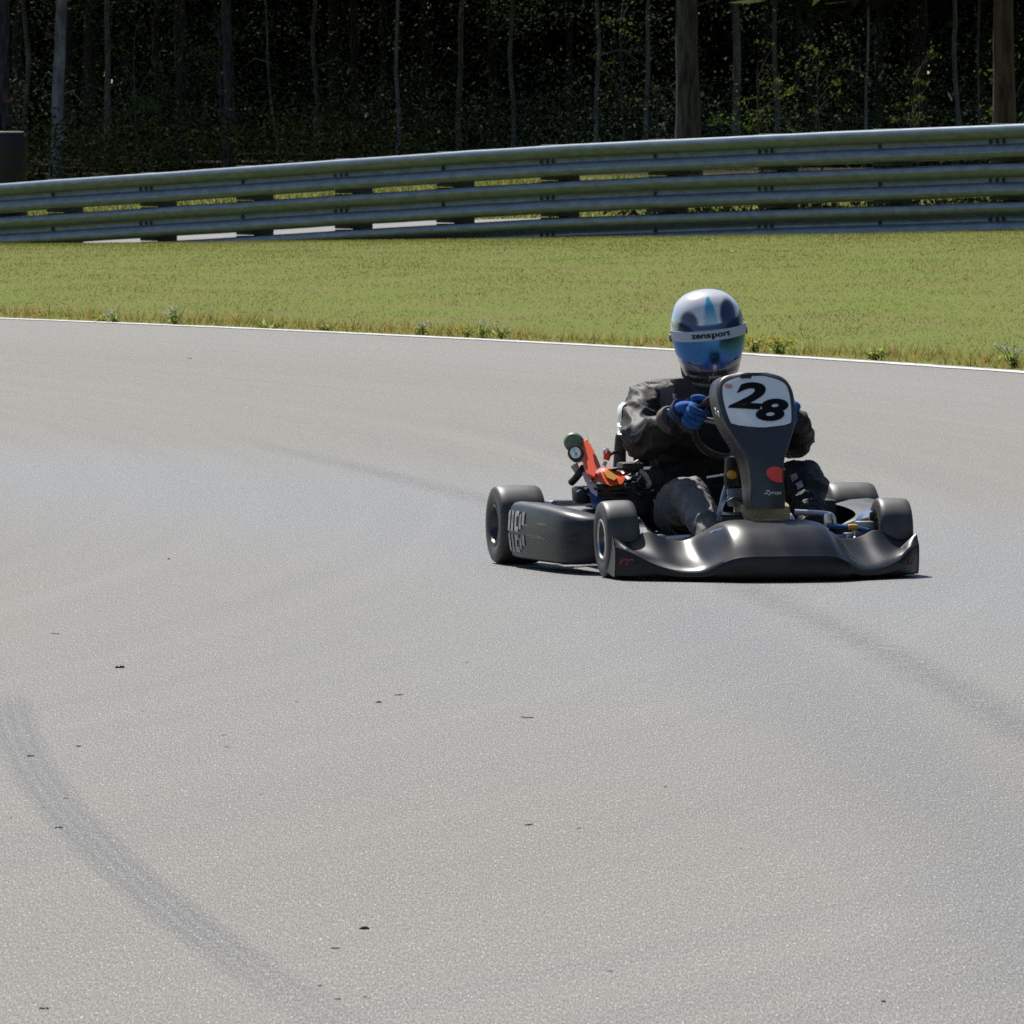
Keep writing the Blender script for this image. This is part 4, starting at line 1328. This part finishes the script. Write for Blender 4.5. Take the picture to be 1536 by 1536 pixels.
MB().tube([(-0.95, -0.15, 0.22), (-0.9, -0.3, 0.18), (-0.85, -0.34, 0.10)], 0.010, 8, 0, 8).build('seat_stay', M_frame, kart)
MB().tube([(-0.95, 0.15, 0.22), (-0.9, 0.3, 0.18), (-0.85, 0.33, 0.10)], 0.010, 8, 0, 8).build('seat_stay', M_frame, kart)
# chain sprocket and guard between engine and axle
MB().lathe([(0.02, -0.003), (0.085, -0.003), (0.085, 0.003), (0.02, 0.003)], (-1.05, -0.25, 0.14), (0, 1, 0), 36).build('sprocket', M_chrome, kart)
# radiator-like dark pod on the driver's left, low
MB().box((-0.72, 0.40, 0.15), (0.22, 0.10, 0.16), (0, 0, 0), 0.02).build('battery_pod', M_black, kart)

# ================================================================== DRIVER
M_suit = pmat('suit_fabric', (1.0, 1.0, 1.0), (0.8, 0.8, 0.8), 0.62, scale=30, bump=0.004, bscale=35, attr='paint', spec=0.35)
sk_v, sk_e, sk_r = [], [], []


def J(p, r, link=None):
    sk_v.append(Vector(p)); sk_r.append(r)
    if link is not None: sk_e.append((link, len(sk_v) - 1))
    return len(sk_v) - 1


pel = J((-0.84, 0.0, 0.17), (0.155, 0.125))
wst = J((-0.86, 0.0, 0.29), (0.145, 0.115), pel)
chs = J((-0.83, 0.0, 0.42), (0.170, 0.125), wst)
upc = J((-0.80, 0.0, 0.535), (0.150, 0.11), chs)
nck = J((-0.765, 0.0, 0.62), 0.065, upc)
hed = J((-0.725, 0.0, 0.72), 0.085, nck)
J((-0.715, 0.0, 0.83), 0.07, hed)
for s, sh, el, fa, wr in ((-1, (-0.785, -0.185, 0.555), (-0.575, -0.245, 0.425), (-0.46, -0.215, 0.462), (-0.335, -0.185, 0.525)),
                          (1, (-0.785, 0.185, 0.555), (-0.53, 0.275, 0.435), (-0.44, 0.255, 0.465), (-0.335, 0.205, 0.53))):
    a = J(sh, 0.082, upc)
    m_ = J((Vector(sh) + Vector(el)) / 2 + Vector((0, s * 0.02, 0.012)), 0.080, a)
    b = J(el, 0.080, m_)
    c = J(fa, 0.068, b)
    J(wr, 0.045, c)
for s, hip, kn, an in ((-1, (-0.74, -0.10, 0.15), (-0.36, -0.135, 0.262), (-0.005, -0.135, 0.115)),
                       (1, (-0.74, 0.11, 0.15), (-0.36, 0.278, 0.315), (-0.005, 0.20, 0.115))):
    a = J(hip, 0.098, pel)
    m_ = J((Vector(hip) + Vector(kn)) / 2 + Vector((0, 0, 0.012)), 0.086, a)
    b = J(kn, 0.068 if s < 0 else 0.082, m_)
    c = J(Vector(kn) * 0.55 + Vector(an) * 0.45 + Vector((0, 0, 0.0)), 0.062, b)
    d = J(an, 0.044, c)
vs, fs = skin(sk_v, sk_e, sk_r, 4, pel)
print('person verts', len(vs))
mb = MB().add(vs, fs)
person = mb.build('person', M_suit, None, 180)
person.matrix_world = KM
tag(person, 'driver in black suit, blue gloves and mirrored helmet gripping the kart steering wheel', 'person')
me = person.data
nrm = [v.normal.copy() for v in me.vertices]
def ridge(q):
    return 1 - min(1, abs(noise.noise(q)) * 2.6)


for v, n in zip(me.vertices, nrm):
    p = v.co
    if p.z > 0.63: continue
    lim = min(1, max(0, (abs(p.y) - 0.12) / 0.06)) if p.z > 0.37 else 1.0
    wx = p.x + 0.03 * noise.noise((p.x * 8, p.y * 8, p.z * 8)); wz = p.z + 0.035 * noise.noise((p.x * 7 + 9, p.y * 7, p.z * 7))
    if p.z > 0.37: q1 = (wx * 5, p.y * 6, wz * 17); q2 = (wx * 10 + 3, p.y * 12, wz * 34)
    else: q1 = (wx * 13, p.y * 9, wz * 7); q2 = (wx * 26, p.y * 20 + 3, wz * 15)
    f = ridge(q1) ** 2 * 1.0 + ridge(q2) ** 2 * 0.45 - 0.55
    v.co = p + n * (0.004 + 0.0085 * lim) * f


def suit_colour_and_light(p):
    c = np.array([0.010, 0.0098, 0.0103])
    if p.y < -0.05 and p.x > -0.62 and p.z < 0.37: c = np.array([0.15, 0.142, 0.14])  # right leg: sunlight on the black fabric painted in as grey
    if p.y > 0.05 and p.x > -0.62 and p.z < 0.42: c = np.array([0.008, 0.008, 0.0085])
    if p.y < -0.12 and p.z > 0.44 and p.x < -0.52: c = np.array([0.032, 0.0305, 0.029])  # right upper sleeve lightened in colour to look sunlit
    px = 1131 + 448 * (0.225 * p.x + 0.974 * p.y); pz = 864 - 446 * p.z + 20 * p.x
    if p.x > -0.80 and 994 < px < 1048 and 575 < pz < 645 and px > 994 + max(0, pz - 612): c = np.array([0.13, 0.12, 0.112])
    return c


colour_attr(person, suit_colour_and_light)

# collar, patch, sleeve stripe
cm = MB()
rows = []
for k in range(28):
    a = k * 2 * math.pi / 28
    rows.append([(-0.772 + 0.115 * math.cos(a) * q, 0.108 * math.sin(a) * q, z + 0.012 * math.cos(a)) for q, z in ((1.1, 0.565), (1.06, 0.60), (0.98, 0.635), (0.86, 0.64), (0.8, 0.60))])
cm.grid(rows, cu=True).build('collar', pmat('black_collar', (0.02, 0.018, 0.018), (0.03, 0.026, 0.025), 0.75), person)


def on_body(u, v, lift=0.004):
    """point of the suit's surface on the sight line of a photographed point."""
    o = KMI @ CAM; d = (KMI.to_3x3() @ ray(u, v)).normalized()
    ok, loc, n, _ = person.ray_cast(o, d)
    if not ok: return None
    return loc + n * lift


def patch(name, pix, mt, lift=0.005, n=6, parent=None):
    """a sewn patch: a grid between four photographed corners laid on the suit."""
    a, b, c, d = [np.array(q, float) for q in pix]
    rows = []
    for i in range(n + 1):
        row = []
        for j in range(n + 1):
            f, g_ = i / n, j / n
            q = (a * (1 - f) + b * f) * (1 - g_) + (d * (1 - f) + c * f) * g_
            p = on_body(q[0], q[1], lift)
            if p is None: return None
            row.append(p)
        rows.append(row)
    return MB().grid(rows).build(name, mt, parent or person)


bpy.context.view_layer.update()
patch('chest_patch', [(1008, 590), (1036, 594), (1032, 600), (1010, 598)], M_white)
patch('chest_patch_mark', [(1010, 591), (1024, 593), (1022, 597), (1011, 596)], M_pink, 0.0075)
st = MB()
pts = []
for v in np.linspace(604, 652, 9):
    # walk in from the left until the sleeve is met
    for u in np.arange(930, 985, 0.75):
        p = on_body(u, v, 0.002)
        if p is not None:
            pts.append((p, v)); break
if len(pts) > 3:
    rows = []
    for p, v in pts:
        rows.append([p + Vector((0.03, -0.0, 0)), p + Vector((0.015, -0.003, 0)), p + Vector((0.0, -0.0045, 0)), p + Vector((-0.02, -0.003, 0.0))])
    st.grid(rows).build('sleeve_stripe', M_white, person)

# gloves
M_glove = pmat('blue_glove', (0.04, 0.15, 0.46), (0.018, 0.06, 0.22), 0.8, spec=0.2, scale=30, bump=0.002, bscale=60)
M_gdark = pmat('navy_glove_panel', (0.02, 0.03, 0.09), (0.015, 0.02, 0.06), 0.65)
M_cuff = pmat('tan_cuff', (0.15, 0.105, 0.09), (0.085, 0.06, 0.055), 0.8)


def glove(s, alpha):
    Od = (WL * s * math.cos(alpha) + WU * math.sin(alpha)).normalized()
    T = (WU * math.cos(alpha) - WL * s * math.sin(alpha)).normalized()
    rim = WC + Od * WR
    Nn = WNn
    def P(o, n, t): return rim + Od * o + Nn * n + T * t
    wr = Vector((-0.345, s * 0.19, 0.525))
    V_, F_ = [], []
    def addskin(pts, rad, lv):
        v_, f_ = skin(pts, [(i, i + 1) for i in range(len(pts) - 1)], rad, lv, 0)
        o = len(V_); V_.extend(v_); F_.extend([[i + o for i in q] for q in f_])
    addskin([wr, wr * 0.5 + P(0.03, 0.05, -0.004) * 0.5, P(0.026, 0.038, 0.0), P(0.030, 0.008, 0.002)], [(0.034, 0.030), (0.038, 0.028), (0.044, 0.026), (0.042, 0.020)], 2)
    for k, (t, L) in enumerate(((0.033, 0.95), (0.012, 1.06), (-0.010, 1.0), (-0.031, 0.82))):
        addskin([P(0.030, 0.014, t * 0.9), P(0.036, -0.010, t), P(0.022, -0.030 * L, t * 1.03), P(-0.004, -0.033 * L, t * 1.03), P(-0.024 * L, -0.018, t)],
                [0.0125, 0.0120, 0.0112, 0.0105, 0.0090], 2)
    addskin([P(0.030, 0.034, 0.026), P(0.014, 0.034, 0.046), P(-0.006, 0.024, 0.055), P(-0.022, 0.010, 0.054)], [0.016, 0.0138, 0.012, 0.010], 2)
    o = MB().add(V_, F_).build('glove', M_glove, person, 180)
    # dark knuckle bands
    bm_ = MB()
    a0, a1 = wr, P(0.026, 0.038, 0.0)
    for f, rr in ((0.45, 0.0405), (0.62, 0.044)):
        c = a0 * (1 - f) + a1 * f
        d = (a1 - a0).normalized()
        bm_.tube([c - d * 0.005, c, c + d * 0.005], [rr * 0.98, rr, rr * 0.98], 20)
    bm_.build('glove_band', M_gdark, o)
    el = Vector((-0.46, s * 0.235, 0.462))
    d = (wr - el).normalized()
    MB().tube([wr - d * 0.042, wr - d * 0.038, wr - d * 0.017, wr - d * 0.012], [0.047, 0.0495, 0.0485, 0.044], 22).build('cuff', M_cuff, person)


glove(-1, R(14))
glove(1, R(14))

# boots
M_boot = pmat('black_boot', (0.018, 0.018, 0.02), (0.03, 0.03, 0.032), 0.5)
for y in (-0.135, 0.20):
    v_, f_ = skin([(-0.03, y, 0.13), (0.0, y, 0.085), (0.05, y, 0.075), (0.12, y, 0.085), (0.17, y, 0.11)], [(0, 1), (1, 2), (2, 3), (3, 4)], [0.047, 0.05, 0.045, 0.042, 0.034], 2, 0)
    MB().add(v_, f_).build('boot', M_boot, person, 180)
# pale knee strap marks on the far leg
for u, v in ((1191, 718), (1199, 730)):
    patch('knee_mark', [(u - 5, v - 3), (u + 4, v - 8), (u + 7, v + 1), (u - 2, v + 6)], M_greydecal, 0.004, 3)

# --- helmet
hl = empty('helmet'); hl.parent = person
hc = K(1062, 504, -0.70)
hl.location = hc
hl.rotation_euler = Euler((R(6), R(7), R(-9)), 'XYZ')
HT = np.array([  # z, half width, front, back
    (-0.165, 0.050, 0.090, 0.05), (-0.163, 0.066, 0.108, 0.07), (-0.150, 0.080, 0.124, 0.085), (-0.12, 0.094, 0.138, 0.10), (-0.08, 0.107, 0.146, 0.115), (-0.04, 0.116, 0.147, 0.13), (0.0, 0.1225, 0.143, 0.14),
    (0.04, 0.1245, 0.136, 0.145), (0.08, 0.119, 0.123, 0.138), (0.115, 0.103, 0.102, 0.118), (0.14, 0.078, 0.075, 0.09), (0.153, 0.050, 0.047, 0.058), (0.159, 0.022, 0.02, 0.026), (0.160, 0.0005, 0.0005, 0.0005)])
HS = cr(HT, 110)
HS[:, 0] = np.maximum.accumulate(HS[:, 0])


def hpt(th, z, off=0.0):
    wv = float(np.interp(z, HS[:, 0], HS[:, 1])) + off; f = float(np.interp(z, HS[:, 0], HS[:, 2])) + off; bk = float(np.interp(z, HS[:, 0], HS[:, 3])) + off
    c, s_ = math.cos(th), math.sin(th)
    e = 2 / 2.25
    return Vector(((f if c > 0 else bk) * math.copysign(abs(c) ** e, c), wv * math.copysign(abs(s_) ** e, s_), z))


rows = []
NT = 128
for z, wv, f, bk in HS:
    row = []
    for k in range(NT):
        th = k * 2 * math.pi / NT; c, s_ = math.cos(th), math.sin(th); e = 2 / 2.25
        row.append(((f if c > 0 else bk) * math.copysign(abs(c) ** e, c), wv * math.copysign(abs(s_) ** e, s_), z))
    rows.append(row)
M_helm = pmat('helmet_lacquer', (1, 1, 1), (0.93, 0.93, 0.93), 0.18, metal=0.3, scale=4, rvar=0.05, attr='paint', coat=0.6)
shell = MB().grid(rows, cv=True).build('shell', M_helm, hl, 60)


def sst(a, b, x):
    t = min(1, max(0, (x - a) / (b - a))); return t * t * (3 - 2 * t)


def helm_colour(p):
    y, z = p.y, p.z
    ay_ = abs(y)
    wht = np.array([0.80, 0.80, 0.80]); c = wht
    lerp = lambda a, b, t: a * (1 - t) + b * t
    if p.x > 0:
        # pale blue flanks
        c = lerp(c, np.array([0.42, 0.62, 0.72]), sst(0.085, 0.11, ay_) * sst(0.03, 0.06, z) * 0.5)
        # big dark drops either side
        for sy in (-1, 1):
            d = math.hypot((y - sy * 0.067) / 0.031, (z - (0.068 if sy < 0 else 0.082)) / (0.040 if sy < 0 else 0.055))
            c = lerp(c, np.array([0.03, 0.04, 0.10]) if sy > 0 else np.array([0.10, 0.095, 0.13]), 1 - sst(0.75, 1.08, d))
        # cyan teardrop on the brow
        f = min(1, max(0, (0.146 - z) / 0.085))
        wd = 0.026 * math.sqrt(f) if f > 0 else 0
        if z > 0.05 and wd > 0:
            c = lerp(c, lerp(np.array([0.06, 0.42, 0.60]), np.array([0.42, 0.60, 0.68]), sst(0.095, 0.062, z) if False else sst(0.35, 0.95, f)), (1 - sst(0.75, 1.1, abs(y - 0.006) / wd)) * sst(0.05, 0.06, z))
        # dark brow band
        band = sst(0.036, 0.041, z + 0.6 * y * y) * (1 - sst(0.058, 0.064, z - 1.2 * y * y + 0.004))
        c = lerp(c, np.array([0.025, 0.05, 0.14]), band * (1 - sst(0.10, 0.115, ay_)))
    # lower half: steel grey with dark swept stripes
    low = 1 - sst(-0.005, 0.012, z + 0.05 * (0.10 - p.x))
    c = lerp(c, np.array([0.22, 0.25, 0.30]), low)
    q = z - 0.9 * y * y * (1 if p.x > 0 else 0)
    dark = np.array([0.045, 0.04, 0.045])
    c = lerp(c, dark, sst(-0.147, -0.143, q) * (1 - sst(-0.128, -0.124, q)))
    c = lerp(c, dark, sst(-0.119, -0.116, q) * (1 - sst(-0.103, -0.099, q)))
    c = lerp(c, np.array([0.06, 0.14, 0.36]), (1 - sst(-0.162, -0.156, q)))
    c = lerp(c, np.array([0.5, 0.56, 0.64]), sst(-0.1235, -0.122, q) * (1 - sst(-0.1205, -0.119, q)))
    c = lerp(c, np.array([0.5, 0.56, 0.64]), sst(-0.153, -0.151, q) * (1 - sst(-0.149, -0.147, q)))
    n = noise.noise((p.x * 30, p.y * 30, p.z * 30))
    if ay_ > 0.08 and -0.03 < z < 0.03: c = lerp(c, np.array([0.05, 0.05, 0.07]), sst(0.0, 0.3, n) * 0.8)
    return c


colour_attr(shell, helm_colour)


def visor_band(name, z0, z1, tmax, off, mt, nz_=12, curve=0.0, th=0.003, taper=0.0):
    rows = []
    ths = np.linspace(-tmax, tmax, 49)
    for i in range(nz_ + 1):
        row = []
        for tt in ths:
            k = abs(tt) / tmax
            zz0 = z0 + curve * k * k + taper * max(0, k - 0.6); zz1 = z1 - taper * max(0, k - 0.6)
            row.append(hpt(tt, zz0 + (zz1 - zz0) * i / nz_, off))
        rows.append(row)
    back = [[hpt(ths[j], rows[i][j].z, off - th) for j in range(len(ths))] for i in range(nz_ + 1)]
    mb = MB().grid(rows); mb.grid(back)
    edge = rows[0] + [r[-1] for r in rows] + rows[-1][::-1] + [r[0] for r in rows][::-1]
    edb = back[0] + [r[-1] for r in back] + back[-1][::-1] + [r[0] for r in back][::-1]
    mb.grid([edge, edb], cv=True)
    return mb.build(name, mt, hl, 50)


M_visor = pmat('mirrored_blue_visor', (0.055, 0.17, 0.45), (0.045, 0.15, 0.40), 0.2, metal=1.0, rvar=0.02)
M_vtrim = pmat('deep_blue_visor_trim', (0.02, 0.07, 0.32), (0.02, 0.06, 0.25), 0.25, coat=0.5)
M_strip = pmat('pale_blue_sun_strip', (0.50, 0.56, 0.68), (0.45, 0.51, 0.63), 0.4)
visor = visor_band('visor', -0.072, 0.022, 1.32, 0.006, M_visor, 14, 0.028, 0.004)
visor_band('visor_trim', -0.094, -0.074, 1.05, 0.004, M_vtrim, 4, 0.05)
strip = visor_band('sun_strip', 0.006, 0.040, 1.36, 0.0085, M_strip, 6, 0.0)
vs, fs = text2d('zensport', 0.032, 0.0, 0.0007, 1)
MB().add([hpt(math.asin(max(-1, min(1, x * 1.0 / 0.128))), 0.022 + y * 0.85, 0.0115) for x, y in vs], fs).build('visor_lettering', M_ink, hl)
pv = MB()
for s in (-1, 1):
    c = hpt(s * 1.42, 0.012, 0.006)
    pv.lathe([(0.001, 0.006), (0.012, 0.005), (0.014, -0.006)], c, (0.15, s, 0), 18)
pv.build('visor_pivot', M_black, hl)
vn = MB()
for s in (-1, 1):
    vn.box(hpt(s * 0.35, -0.122, 0.003), (0.008, 0.035, 0.009), (0, 0, s * 0.33), 0.003)
vn.build('chin_vent', M_black, hl)
